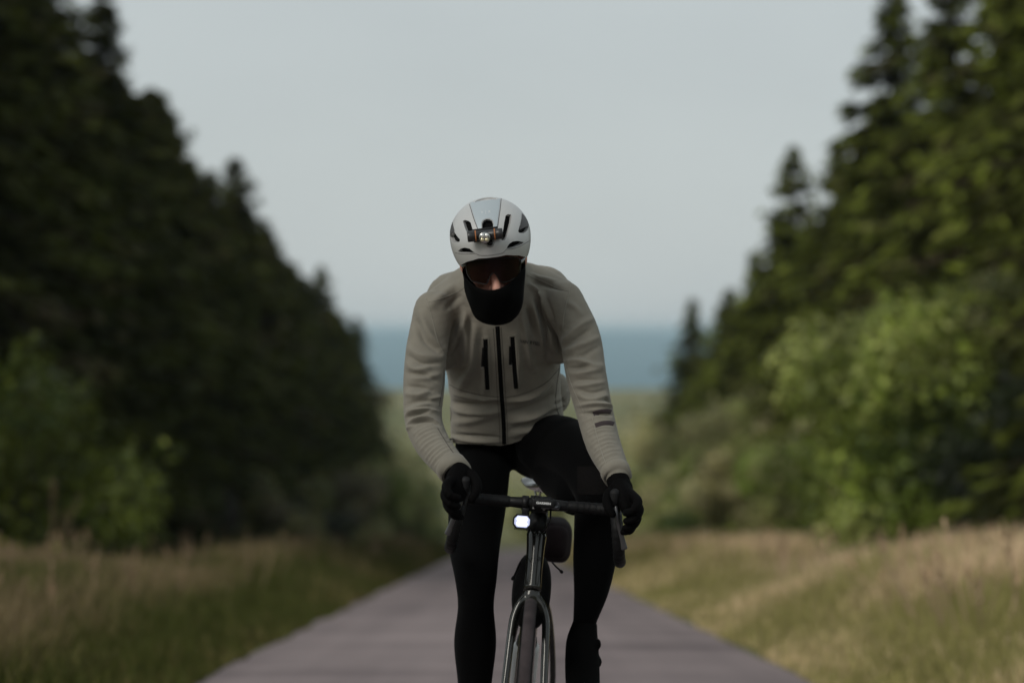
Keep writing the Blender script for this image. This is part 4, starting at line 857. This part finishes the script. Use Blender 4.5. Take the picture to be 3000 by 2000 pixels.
# round hem edge: the sheet gets thickness from a solidify pass
me = bpy.data.meshes.new('tmp'); me.from_pydata([tuple(v) for v in V], [], [tuple(f) for f in Fq]); me.update()
jb = bvh_of(V, Fq)
used = np.unique(Fq); remap = -np.ones(len(V), int); remap[used] = np.arange(len(used))
jacket = mesh_obj('jacket', V[used], remap[Fq], M['jacket'], person); bpy.data.meshes.remove(me)
def jr(name, pts, hw, mat, off=0.0016): return mesh_obj(name, *ribbon(jb, pts, hw, off), mat, jacket)
jr('main_zip', [(1457, 955), (1463, 1050), (1469, 1150), (1475, 1230), (1477, 1300)], 7.6, M['zip'], 0.002)
for s, pts in ((-1, [(1422, 993), (1424, 1060), (1428, 1140)]), (1, [(1501, 986), (1506, 1060), (1512, 1137)])):
    z = jr('pocket_zip', pts, 7.6, M['zip'], 0.0016)
for pts in ([(1418, 1016), (1414, 1072)], [(1496, 1012), (1495, 1066)]):
    jr('zip_pull', pts, 5.5, cmat('zip_pull_rubber', (0.003, 0.003, 0.003), 0.6, spec=0.2), 0.0045)
for cx, cy in ((1414, 1073), (1495, 1066)): text_on(jb, 'V|R', cx, cy, 7, 0, M['print_grey'], 'pull_print', jacket, off=0.0058)
text_on(jb, 'VAN RYSEL', 1553.5, 1003, 11.8, math.radians(8), cmat('dark_print', (0.022, 0.020, 0.020), 0.7), 'chest_lettering', jacket, off=0.0012, spacing=1.05, yscale=1.2, bold=0.012)
# stitched outlines beside the zips, and panel seams
for pts in ([(1445, 962), (1452, 1060), (1457, 1160), (1463, 1240), (1465, 1298)], [(1468, 958), (1475, 1060), (1481, 1160), (1486, 1240), (1488, 1296)]): mesh_obj('stitching', *seam(jb, pts, 0.0007), M['seam_dark'], jacket)
for pts in ([(1413, 990), (1432, 988), (1438, 1140), (1420, 1143), (1413, 990)], [(1491, 985), (1511, 981), (1521, 1136), (1504, 1139), (1491, 985)]):
    A = []
    for a, b in zip(pts[:-1], pts[1:]): A += [tuple(np.array(a) * (1 - t) + np.array(b) * t) for t in np.linspace(0, 1, 8)[:-1]]
    mesh_obj('pocket_welt', *seam(jb, A + [pts[-1]], 0.0009, 4), M['seam'], jacket)
SEAMS = [('light', [(1240, 857), (1260, 910), (1272, 960), (1283, 1000), (1300, 1036)]), ('light', [(1252, 886), (1300, 872), (1345, 852), (1362, 838)]), ('light', [(1674, 824), (1666, 860), (1653, 920), (1648, 970), (1640, 1025)]),
         ('light', [(1544, 806), (1590, 824), (1630, 843), (1668, 853)]), ('dark', [(1303, 1118), (1345, 1140), (1400, 1155), (1466, 1164)]), ('dark', [(1480, 1164), (1540, 1150), (1600, 1120), (1640, 1076)]),
         ('dark', [(1304, 1130), (1312, 1170), (1322, 1210), (1316, 1258)]), ('light', [(1312, 1262), (1390, 1278), (1464, 1284)]), ('light', [(1652, 1054), (1672, 1120), (1696, 1176), (1712, 1210)]), ('light', [(1735, 1224), (1750, 1280), (1766, 1334), (1781, 1372)]),
         ('dark', [(1301, 1076), (1297, 1130), (1286, 1190)]), ('dark', [(1282, 1254), (1310, 1300), (1338, 1340)]), ('dark', [(1640, 1070), (1632, 1120), (1628, 1180), (1640, 1222)])]
for c_, pts in SEAMS: mesh_obj('seam', *seam(jb, pts, 0.0010), M['seam'] if c_ == 'light' else M['seam_dark'], jacket)
for pts in ([(1738, 1212), (1760, 1205), (1785, 1205), (1803, 1216)], [(1744, 1246), (1768, 1239), (1795, 1240), (1814, 1254)]): jr('sleeve_stripe', pts, 8.2, M['stripe'], 0.0012)
# cuffs
def cuff(a, b, r0, r1, name='cuff'):
    t = nrm(b - a); V1, F1 = sweep([a, a + t * 0.006, b - t * 0.004, b, b - t * 0.004, a], [r0, r0 + 0.0025, r1 + 0.003, r1 + 0.001, r1 - 0.002, r0 - 0.003], n=36); return mesh_obj(name, V1, F1[:-2], M['jacket'], jacket)
cuff(P(1317, 1362, 6.315), P(1340, 1390, 6.285), 0.0400, 0.0395); cuff(P(1800, 1374, 6.315), P(1811, 1399, 6.287), 0.0372, 0.0350)
# hem band
hp = [(1306, 1286), (1390, 1294), (1470, 1299)]
jr('hem_band', [(1306, 1289), (1350, 1293), (1420, 1297), (1462, 1299)], 7, M['jacket'], 0.0025)
jr('hem_band', [(1486, 1296), (1545, 1277), (1600, 1250), (1645, 1229)], 7, M['jacket'], 0.0025)

# ---- tights, shoes
tg = MB(); tg.add(tube_list(LEG_L, seg=50)); tg.add(tube_list(LEG_R, seg=50)); tg.add(ellipsoid(P(1488, 1285, 6.94), (0.150, 0.112, 0.080)))
tg.add(sweep([P(1596, 1318, 6.90), P(1652, 1388, 6.74), P(1690, 1440, 6.60)], [.078, .078, .066], n=24, seg=10, cap='round')); tg.add(sweep([P(1600, 1300, 6.80), P(1655, 1305, 6.72)], [.088, .082], n=24, seg=8, cap='round'))
tg.add(sweep([P(1395, 1312, 6.875), P(1580, 1308, 6.875)], [.062, .066], n=24, seg=6, cap='round'))
V, N, Fc = union(tg, 0.0055, 4)
tights = mesh_obj('tights', V, Fc, M['tights'], person)
tb_ = bvh_of(V, Fc)
gm = bpy.data.materials.new('knitted_grip'); gm.use_nodes = True; nt = gm.node_tree; b = nt.nodes['Principled BSDF']; b.inputs['Roughness'].default_value = 0.8; b.inputs['Specular IOR Level'].default_value = 0.08
tc = nt.nodes.new('ShaderNodeTexCoord'); vo = nt.nodes.new('ShaderNodeTexVoronoi'); vo.inputs['Scale'].default_value = 170; vo.feature = 'DISTANCE_TO_EDGE'; nt.links.new(tc.outputs['Object'], vo.inputs['Vector'])
cr_ = nt.nodes.new('ShaderNodeValToRGB'); cr_.color_ramp.elements[0].color = (0.0045, 0.0035, 0.0035, 1); cr_.color_ramp.elements[1].color = (0.0022, 0.0022, 0.0022, 1); cr_.color_ramp.elements[1].position = 0.28
nt.links.new(vo.outputs['Distance'], cr_.inputs[0]); nt.links.new(cr_.outputs[0], b.inputs['Base Color'])
bp = nt.nodes.new('ShaderNodeBump'); bp.inputs['Strength'].default_value = 0.6; bp.inputs['Distance'].default_value = 0.002; bp.invert = True; nt.links.new(vo.outputs['Distance'], bp.inputs['Height']); nt.links.new(bp.outputs[0], b.inputs['Normal'])
def patch(name, x0, x1, y0, y1, off=0.0012, n=16):
    rows = []
    for y in np.linspace(y0, y1, n):
        row = [hit(tb_, x, y, off) for x in np.linspace(x0, x1, n)]
        rows.append(row)
    V = []; idx = {}
    for i, row in enumerate(rows):
        for j, h in enumerate(row):
            if h is not None: idx[i, j] = len(V); V.append(h[0])
    Fc = [(idx[i, j], idx[i, j + 1], idx[i + 1, j + 1], idx[i + 1, j]) for i in range(n - 1) for j in range(n - 1) if all(k in idx for k in ((i, j), (i, j + 1), (i + 1, j + 1), (i + 1, j)))
          if max(abs(V[idx[i, j]][1] - V[idx[k]][1]) for k in ((i, j + 1), (i + 1, j + 1), (i + 1, j))) < 0.05]
    return mesh_obj(name, V, Fc, gm, tights)
patch('hem_grip', 1692, 1800, 1366, 1448)
for s, rows in ((1, [(1712, 1838, 6.60, .036, .040), (1706, 1880, 6.585, .044, .046), (1706, 1950, 6.54, .047, .044), (1708, 2015, 6.47, .045, .035), (1710, 2050, 6.40, .034, .024)]), (-1, [(1390, 2110, 6.68, .036, .040), (1390, 2170, 6.67, .042, .045), (1388, 2215, 6.58, .045, .038), (1386, 2240, 6.50, .045, .032), (1386, 2255, 6.43, .034, .024)])):
    mb = MB().add(sweep([P(a, b_, c) for a, b_, c, *_ in rows], [r[3] for r in rows], [r[4] for r in rows], ref=(1, 0, 0), n=24, seg=20, cap='round'))
    if s == 1:
        for (x, y) in ((1750, 1886), (1752, 1938)): mb.add(ellipsoid(P(x, y, 6.56), (0.011, 0.012, 0.016), None, 14, 8))
    V, N, Fc = union(mb, 0.004, 3); mesh_obj('shoe', V, Fc, cmat('black_shoe', (0.0022, 0.0022, 0.0022), 0.9, spec=0.05), person)

# ---- gloved hands round the hoods
def glove(mx):
    """mx maps the design of the picture-right hand (pixels, depth) to the other one"""
    g = MB(); q = lambda a, b_, c: P(*mx(a, b_, c + 0.062))
    def ch_(rows): g.add(sweep([q(a, b_, c) for a, b_, c, r in rows], [r for *_, r in rows], n=14, seg=16, cap='round'))
    g.add(sweep([q(1822, 1432, 6.21), q(1836, 1462, 6.175), q(1846, 1490, 6.16)], [.036, .037, .034], [.026, .024, .022], ref=(0.55, 0.1, -0.85), n=20, seg=10, cap='round'))
    ch_([(1838, 1440, 6.20, .0135), (1854, 1452, 6.15, .0135), (1869, 1470, 6.105, .0125), (1858, 1494, 6.08, .0112), (1834, 1502, 6.085, .0098)])
    ch_([(1846, 1458, 6.20, .0135), (1862, 1474, 6.15, .0138), (1873, 1494, 6.115, .0125), (1860, 1518, 6.09, .0112), (1836, 1526, 6.095, .0098)])
    ch_([(1848, 1480, 6.20, .0130), (1860, 1498, 6.16, .0130), (1867, 1518, 6.13, .0120), (1854, 1540, 6.11, .0108), (1832, 1546, 6.115, .0092)])
    ch_([(1844, 1500, 6.20, .0120), (1850, 1520, 6.17, .0118), (1855, 1538, 6.15, .0105), (1844, 1556, 6.13, .0095), (1826, 1558, 6.135, .0085)])
    ch_([(1812, 1428, 6.215, .0165), (1789, 1442, 6.185, .0150), (1778, 1466, 6.155, .0130), (1784, 1490, 6.135, .0115), (1794, 1506, 6.13, .0098)])
    return g
gR = glove(lambda a, b_, c: (a, b_, c)); gR.add(tube_list([(1803, 1380, 6.31, .0315), (1811, 1408, 6.29, .0300), (1820, 1432, 6.275, .0310)], seg=8))
gL = glove(lambda a, b_, c: (1368 - (a - 1808), b_ - 44, c)); gL.add(tube_list([(1327, 1374, 6.30, .0345), (1338, 1390, 6.285, .033), (1350, 1402, 6.275, .034)], seg=8))
for g, nm in ((gR, 'glove'), (gL, 'glove')):
    V, N, Fc = union(g, 0.0022, 4); go = mesh_obj(nm, V, Fc, M['glove'], person)
# knitted glove wrist folds
for k, (x, y) in enumerate(((1808, 1402), (1811, 1409), (1815, 1416), (1819, 1423))):
    pass

# ---- neck gaiter
gt = []
RG = [  # centre px, py(side), depth, half width, half depth, front drop in px
 (1446, 774, 6.300, .0805, .092, 76), (1447, 806, 6.300, .0810, .0945, 56), (1449, 830, 6.305, .0795, .0945, 50), (1452, 858, 6.315, .0765, .092, 44), (1453, 888, 6.33, .0715, .090, 36), (1453, 912, 6.35, .064, .088, 30), (1453, 930, 6.37, .053, .08, 24), (1453, 936, 6.39, .040, .065, 18)]
n = 56; V = []
for k, (x, y, d, hw, hd, dr) in enumerate(RG):
    c = P(x, y, d)
    for j in range(n):
        a = 2 * math.pi * j / n; fx, fy = math.cos(a), math.sin(a)          # fy = 1 faces the camera
        fr_ = max(0, fy) ** 1.3; wr = 0.0022 * math.sin(k * 1.9 + 3 * a) + 0.0016 * math.sin(5 * a + 1.3 * k) + 0.0010 * math.sin(9 * a - 0.8 * k)
        zz = -dr / F * d * (fr_) + (0.020 * max(0, -fy)) + hw * fx * math.tan(rol) * (0.9 if k < 3 else 0.5) * -0.0
        V.append(c + np.array((fx * (hw + wr), -fy * (hd + wr) * (1.0 if fy > 0 else 0.95), zz + fx * hw * math.tan(rol) * max(0, 1 - k / 5.0))))
Fc = [(k * n + j, k * n + (j + 1) % n, (k + 1) * n + (j + 1) % n, (k + 1) * n + j) for k in range(len(RG) - 1) for j in range(n)] + [tuple(range((len(RG) - 1) * n, len(RG) * n))]
me = bpy.data.meshes.new('tmp'); me.from_pydata([tuple(v) for v in V], [], Fc); me.update()
V, N, Fc = evaluated(me, [('SOLIDIFY', dict(thickness=0.002, offset=-1.0)), ('SUBSURF', dict(levels=2, render_levels=2))]); bpy.data.meshes.remove(me)
mesh_obj('neck_gaiter', V, Fc, M['gaiter'], person)

mesh_obj('neck_gaiter_back', *sweep([P(1444, 760, 6.36), P(1446, 800, 6.41), P(1449, 830, 6.50)], [.070, .0665, .064], n=32, seg=14, cap='round'), M['gaiter'], person)

# ================================================================== helmet
M['shell'] = cmat('satin_silver_shell', (0.48, 0.48, 0.475), 0.36, metal=0.15, spec=0.5, coat=0.0, var=0.02, vscale=10)
M['panel'] = cmat('gloss_silver_panel', (0.40, 0.45, 0.48), 0.5, metal=0.2, spec=0.4)
M['foam'] = cmat('black_foam', (0.003, 0.003, 0.003), 0.85, spec=0.1)
A_, B_, Cc = 0.1055, 0.142, 0.094
helmet = thing('helmet', Hd(0, 0, 0), 'satin silver grey road cycling helmet with black vents on the cyclist\'s head', 'helmet')
def hp_(az, el, s=1.0):
    """point of the helmet surface: az from the front, el up; below the equator it narrows more slowly"""
    ce, se = math.cos(el), math.sin(el); sup = lambda c, p: math.copysign(abs(c) ** p, c)
    y = B_ * ce * math.cos(az); x = A_ * ce * math.sin(az); z = (Cc if se > 0 else 0.125) * se
    return Hd(x * s, y * s, z * s)
def low(az):
    a = abs((az + math.pi) % (2 * math.pi) - math.pi); return np.interp(a, [0, 0.35, 0.7, 1.1, 1.5, 2.0, 2.5, 3.15], [-0.07, -0.08, -0.20, -0.42, -0.50, -0.46, -0.42, -0.40])
def dome(scale, nu=120, nv=40, lowadd=0.0):
    V = []; Fc = []
    for i in range(nv + 1):
        for j in range(nu):
            az = 2 * math.pi * j / nu; l = low(az) + lowadd; el = l + (math.pi / 2 - l) * (i / nv)
            V.append(hp_(az, min(el, math.pi / 2 - 1e-3), scale))
    for i in range(nv):
        for j in range(nu):
            a, b_ = i * nu + j, i * nu + (j + 1) % nu; Fc.append((a, b_, b_ + nu, a + nu))
    Fc.append(tuple(range(nv * nu, (nv + 1) * nu))); return np.array(V), Fc
Vo, Fo = dome(1.0); 
Vi, Fi = dome(0.90, lowadd=0.02); k = len(Vo)
# closed shell: outer dome, inner dome, rim
Fs = [tuple(f) for f in Fo] + [tuple(reversed([i + k for i in f])) for f in Fi] + [((j + 1) % 120, j, k + j, k + (j + 1) % 120) for j in range(120)]
shell_me = bpy.data.meshes.new('tmp'); shell_me.from_pydata([tuple(v) for v in np.vstack([Vo, Vi])], [], Fs); shell_me.update()
ob = bvh_of(Vo, Fo)
Z1 = lambda x, y: (1250 + x * 0.2807, 540 + y * 0.2807)
VENTS = [[(380, 385), (400, 374), (440, 385), (460, 405), (482, 480), (485, 520), (440, 515), (420, 500)], [(825, 330), (850, 315), (882, 320), (884, 360), (860, 460), (835, 545), (815, 578), (782, 580), (795, 500), (810, 400)],
         [(578, 410), (590, 382), (620, 366), (655, 366), (683, 382), (693, 410), (693, 470), (578, 475)], [(500, 190), (530, 165), (600, 143), (680, 138), (728, 152), (722, 160), (640, 155), (560, 172)],
         [(330, 695), (360, 670), (400, 662), (445, 672), (505, 718), (470, 728), (400, 724), (345, 716)], [(836, 668), (860, 625), (900, 598), (950, 592), (1012, 606), (985, 630), (920, 662), (870, 676)],
         [(245, 545), (262, 510), (285, 490), (345, 575), (340, 600), (290, 606), (262, 590)], [(957, 490), (970, 440), (985, 408), (1040, 405), (1063, 440), (1050, 480), (1015, 508), (970, 505)]]
cut = MB()
for pv_ in VENTS:
    q = [hit(ob, *Z1(x, y)) for x, y in pv_]
    if any(h is None for h in q): print('vent misses the shell', pv_); q = [h for h in q if h is not None]
    pts = np.array([h[0] for h in q]); m = len(pts); cen = pts.mean(0); inn = HC + (cen - HC) * 0.80
    Vv = np.vstack([cen + (pts - cen) * 1.12 + (cen - HC) * 0.10, inn + (pts - cen) * 0.86])
    a2 = np.cross(pts[1] - pts[0], pts[2] - pts[1]); fcs = [(i, (i + 1) % m, m + (i + 1) % m, m + i) for i in range(m)] + [tuple(range(m))[::-1], tuple(range(m, 2 * m))]
    cut.add((Vv, fcs))
cv, cf = cut.data(); cme = bpy.data.meshes.new('tmpc'); cme.from_pydata([tuple(v) for v in cv], [], cf); cme.update()
bmx = bmesh.new(); bmx.from_mesh(cme); bmesh.ops.triangulate(bmx, faces=bmx.faces); bmesh.ops.recalc_face_normals(bmx, faces=bmx.faces); bmx.to_mesh(cme); bmx.free()
bmx = bmesh.new(); bmx.from_mesh(shell_me); bmesh.ops.recalc_face_normals(bmx, faces=bmx.faces); bmx.to_mesh(shell_me); bmx.free()
co = bpy.data.objects.new('tmpcut', cme); C.objects.link(co)
V, N, Fc = evaluated(shell_me, [('BOOLEAN', dict(operation='DIFFERENCE', object=co, solver='EXACT'))])
bpy.data.objects.remove(co)
shell = mesh_obj('shell', V, Fc, M['shell'], helmet, smooth=True)
for p in shell.data.polygons: p.use_smooth = True
try:
    shell.data.set_sharp_from_angle(angle=math.radians(35))
except Exception: pass
lv, lf = dome(0.895, 60, 20, 0.03); mesh_obj('liner', lv, lf, M['foam'], helmet)
sbv = bvh_of(V, Fc)
def hs(name, pts, mat, r=0.0009): return mesh_obj(name, *seam(ob, [Z1(x, y) for x, y in pts], r, 4, 0.0), mat, shell)
line = cmat('panel_gap', (0.03, 0.03, 0.035), 0.6)
hs('panel_joint', [(443, 195), (460, 250), (490, 350), (530, 460)], line); hs('panel_joint', [(778, 150), (768, 250), (755, 340), (740, 450)], line)
hs('panel_joint', [(300, 715), (330, 718), (400, 726), (500, 722), (535, 735), (560, 742), (640, 742), (740, 730), (800, 712), (830, 680), (900, 672), (985, 640), (1070, 590)], cmat('rim_joint', (0.18, 0.175, 0.17), 0.6), 0.0010)
# gloss centre panel: a thin plate following the shell
def plate(name, left, right, rows, cols, mat, off, skip=None):
    V = []; idx = {}; Fc = []
    L = px_line([Z1(*p) for p in left], 1); R_ = px_line([Z1(*p) for p in right], 1)
    for i in range(rows):
        for j in range(cols):
            t = i / (rows - 1); a = L[int(t * (len(L) - 1))]; b_ = R_[int(t * (len(R_) - 1))]; s = 0.015 + 0.97 * j / (cols - 1); q = a * (1 - s) + b_ * s
            edge = j in (0, cols - 1) or i in (0, rows - 1)
            if skip and skip(*q): continue
            h = hit(ob, q[0], q[1], -0.0006 if edge else off)
            if h is not None: idx[i, j] = len(V); V.append(h[0])
    for i in range(rows - 1):
        for j in range(cols - 1):
            kk = ((i, j), (i, j + 1), (i + 1, j + 1), (i + 1, j))
            if all(q in idx for q in kk): Fc.append(tuple(idx[q] for q in kk))
    return mesh_obj(name, V, Fc, mat, shell)
def in_vent(x, y):
    for pv_ in (VENTS[2], VENTS[3]):
        q = np.array([Z1(*p) for p in pv_]); c_ = q.mean(0); q = c_ + (q - c_) * 1.08; inside = False; j = len(q) - 1
        for i in range(len(q)):
            if (q[i][1] > y) != (q[j][1] > y) and x < (q[j][0] - q[i][0]) * (y - q[i][1]) / (q[j][1] - q[i][1]) + q[i][0]: inside = not inside
            j = i
        if inside: return True
    return False
plate('centre_panel', [(445, 190), (462, 250), (492, 350), (532, 470)], [(776, 148), (766, 250), (753, 340), (738, 470)], 60, 60, M['panel'], 0.0009, in_vent)
pale = cmat('pale_print', (0.62, 0.64, 0.64), 0.5)
text_on(ob, 'V', *Z1(580, 297), 10.5, math.radians(-3), pale, 'emblem_letter', shell, off=0.0016); text_on(ob, '|', *Z1(618, 295), 13, math.radians(-3), pale, 'emblem_bar', shell, off=0.0016); text_on(ob, 'R', *Z1(656, 292), 10.5, math.radians(-3), pale, 'emblem_letter', shell, off=0.0016)
accent = cmat('dark_accent', (0.035, 0.032, 0.032), 0.5)
for side, pts in ((1, [(993, 302), (1020, 330), (1048, 375), (1064, 430), (1040, 403), (985, 405), (962, 480), (975, 420), (988, 360)]), (-1, [(270, 395), (280, 440), (292, 488), (262, 508), (246, 540), (246, 470), (255, 430)])):
    bmx = bmesh.new(); vs = [bmx.verts.new((*Z1(x, y), 0)) for x, y in pts]; f = bmx.faces.new(vs); bmesh.ops.triangulate(bmx, faces=[f])
    for _ in range(3): bmesh.ops.subdivide_edges(bmx, edges=list(bmx.edges), cuts=1, use_grid_fill=True)
    bmesh.ops.triangulate(bmx, faces=list(bmx.faces)); bmx.verts.index_update(); q = []
    for v in bmx.verts:
        h = hit(ob, v.co.x, v.co.y, 0.0008); q.append(h[0] if h is not None else np.array((np.nan,) * 3))
    fcs = [tuple(v.index for v in f.verts) for f in bmx.faces]; fcs = [f for f in fcs if not any(np.isnan(q[i][0]) for i in f)]
    q = [np.nan_to_num(p) for p in q]; use = sorted({i for f in fcs for i in f}); rm = {i: k for k, i in enumerate(use)}
    mesh_obj('side_accent', [q[i] for i in use], [tuple(rm[i] for i in f) for f in fcs], accent, shell, smooth=False); bmx.free()
for s in (-1, 1):
    mesh_obj('chin_strap', *sweep([Hd(0.082 * s, 0.02, -0.055), Hd(0.078 * s, 0.03, -0.10), Hd(0.05 * s, 0.05, -0.165)], [0.007, 0.007, 0.006], [0.0012, 0.0012, 0.0012], ref=(0, 1, 0.3), n=10, seg=12), M['foam'], helmet)

# ---- head torch on the helmet's brow
torch = thing('head_torch', P(1420, 688, 6.13), 'small black head torch strapped across the helmet\'s brow with orange rings', 'head torch')
def T1(x, y, off): h = hit(ob, *Z1(x, y)); d = h[0] if h else P(*Z1(x, y), 6.17); return d
ht0 = hit(ob, *Z1(604, 560)); D0 = ht0[0][1] - 0.020
a, b_ = P(*Z1(425, 548), D0), P(*Z1(795, 512), D0); ax = nrm(b_ - a); Lb = np.linalg.norm(b_ - a)
mesh_obj('barrel', *sweep([a, a + ax * 0.002, a + ax * 0.018, a + ax * 0.019, a + ax * (Lb - 0.019), a + ax * (Lb - 0.018), a + ax * (Lb - 0.002), b_], [0.0128, 0.0140, 0.0140, 0.0125, 0.0125, 0.0140, 0.0140, 0.0128], n=32), cmat('torch_black', (0.018, 0.018, 0.019), 0.35, spec=0.5), torch)
for x in (512, 710):
    c = a + ax * Lb * ((x - 425) / 370.0); mesh_obj('retaining_ring', *sweep([c - ax * 0.0016, c - ax * 0.0008, c + ax * 0.0008, c + ax * 0.0016], [0.0136, 0.0146, 0.0146, 0.0136], n=28), cmat('orange_rubber', (0.38, 0.14, 0.045), 0.6), torch)
fw = nrm(np.array((0.02, -1, -0.05))); c = a + ax * Lb * ((604 - 425) / 370.0) + np.array((0, 0, -0.0062))
hd_ = MB().add(sweep([c, c + fw * 0.0165], [0.0150, 0.0152], n=32)); hd_.build('lamp_head', M['black_matt'], torch)
mesh_obj('reflector', *sweep([c + fw * 0.0166, c + fw * 0.0175, c + fw * 0.0178], [0.0142, 0.0142, 0.0128], n=32), cmat('bezel', (0.45, 0.45, 0.44), 0.2, metal=1.0), torch)
for dx, dz, cl_ in ((-.0055, .0058, (.8, .8, .78)), (.0055, .0058, (.8, .8, .78)), (-.0055, -.0052, (.62, .55, .36)), (.0055, -.0052, (.62, .55, .36))):
    mesh_obj('lamp_optic', *ellipsoid(c + fw * 0.0180 + np.array((dx, 0, dz)), (0.0050, 0.0030, 0.0050), None, 16, 8), cmat('optic', cl_, 0.12, metal=0.6), torch)
h1 = hit(ob, *Z1(615, 520))[0]
mesh_obj('bracket', *rbox((h1 + P(*Z1(615, 525), D0 + 0.008)) / 2, (0.033, 0.010, 0.0165), Ry, 0.25), M['black_matt'], torch)
h2 = hit(ob, *Z1(660, 612), 0.002); mesh_obj('bracket_foot', *sweep([h2[0] - h2[1] * 0.004, h2[0] + h2[1] * 0.003], [0.0118, 0.0105], n=28), cmat('foot_grey', (0.25, 0.25, 0.25), 0.5), torch)
mesh_obj('bracket_bolt', *sweep([h2[0] + h2[1] * 0.003, h2[0] + h2[1] * 0.006], [0.0080, 0.0075], n=24), M['black_matt'], torch)

# ---- sunglasses
gl = thing('sunglasses', Hd(0, 0.10, -0.06), 'dark brown wraparound sports sunglasses with a single shield lens', 'sunglasses')
ucol = np.linspace(-1, 1, 61)
X0, X1 = 405, 985
def topz(u): x = (X0 + X1) / 2 + u * (X1 - X0) / 2; return np.interp(x, [405, 420, 500, 700, 900, 950, 975, 985], [830, 806, 792, 772, 762, 768, 788, 812])
def botz(u): x = (X0 + X1) / 2 + u * (X1 - X0) / 2; return np.interp(x, [405, 425, 470, 600, 632, 668, 700, 728, 770, 800, 860, 950, 972, 985], [850, 940, 1010, 1042, 1038, 950, 918, 945, 1018, 1024, 1010, 962, 920, 840])
def lens_pt(u, v, push=0.0):
    x = (X0 + X1) / 2 + u * (X1 - X0) / 2; y = topz(u) * (1 - v) + botz(u) * v; px, py = Z1(x, y)
    d = 6.196 + 0.050 * abs(u) ** 2.3 + 0.014 * (v - 0.2) + push; return P(px, py, d)
nv = 14; V = [lens_pt(u, v, p) for p in (0.0, 0.0018) for u in ucol for v in np.linspace(0, 1, nv)]
def gi(p, i, j): return p * 61 * nv + i * nv + j
Fc = [(gi(0, i, j), gi(0, i + 1, j), gi(0, i + 1, j + 1), gi(0, i, j + 1)) for i in range(60) for j in range(nv - 1)] + [(gi(1, i, j), gi(1, i, j + 1), gi(1, i + 1, j + 1), gi(1, i + 1, j)) for i in range(60) for j in range(nv - 1)]
lm = bpy.data.materials.new('smoked_lens'); lm.use_nodes = True; nt = lm.node_tree; b = nt.nodes['Principled BSDF']; b.inputs['Base Color'].default_value = (0.014, 0.006, 0.005, 1); b.inputs['Roughness'].default_value = 0.12; b.inputs['Specular IOR Level'].default_value = 0.25
tr = nt.nodes.new('ShaderNodeBsdfTransparent'); tr.inputs['Color'].default_value = (0.36, 0.25, 0.22, 1); mx = nt.nodes.new('ShaderNodeMixShader'); mx.inputs[0].default_value = 0.52
nt.links.new(b.outputs[0], mx.inputs[1]); nt.links.new(tr.outputs[0], mx.inputs[2]); nt.links.new(mx.outputs[0], nt.nodes['Material Output'].inputs['Surface'])
mesh_obj('lens', V, Fc, lm, gl)
edge = [lens_pt(u, 0, 0.0006) for u in ucol] + [lens_pt(1, v, 0.0006) for v in np.linspace(0.1, 0.95, 8)] + [lens_pt(u, 1, 0.0006) for u in ucol[::-1]] + [lens_pt(-1, v, 0.0006) for v in np.linspace(0.95, 0.1, 8)]
mesh_obj('rim', *sweep(edge + [edge[0]], 0.0015, n=8), cmat('black_frame', (0.005, 0.0045, 0.0045), 0.5, spec=0.2), gl)
for s in (-1, 1):
    p0 = lens_pt(s * 0.99, 0.12, 0.0); mesh_obj('temple', *sweep([p0, Hd(0.083 * s, 0.055, -0.052), Hd(0.086 * s, 0.0, -0.052), Hd(0.083 * s, -0.03, -0.06)], [0.0055, 0.0045, 0.003, 0.003], [0.0018, 0.0015, 0.0015, 0.0015], ref=(0, 0.2, 1), n=10, seg=14, cap='round'), cmat('temple_gloss', (0.05, 0.05, 0.05), 0.12, spec=0.7, coat=0.6), gl)
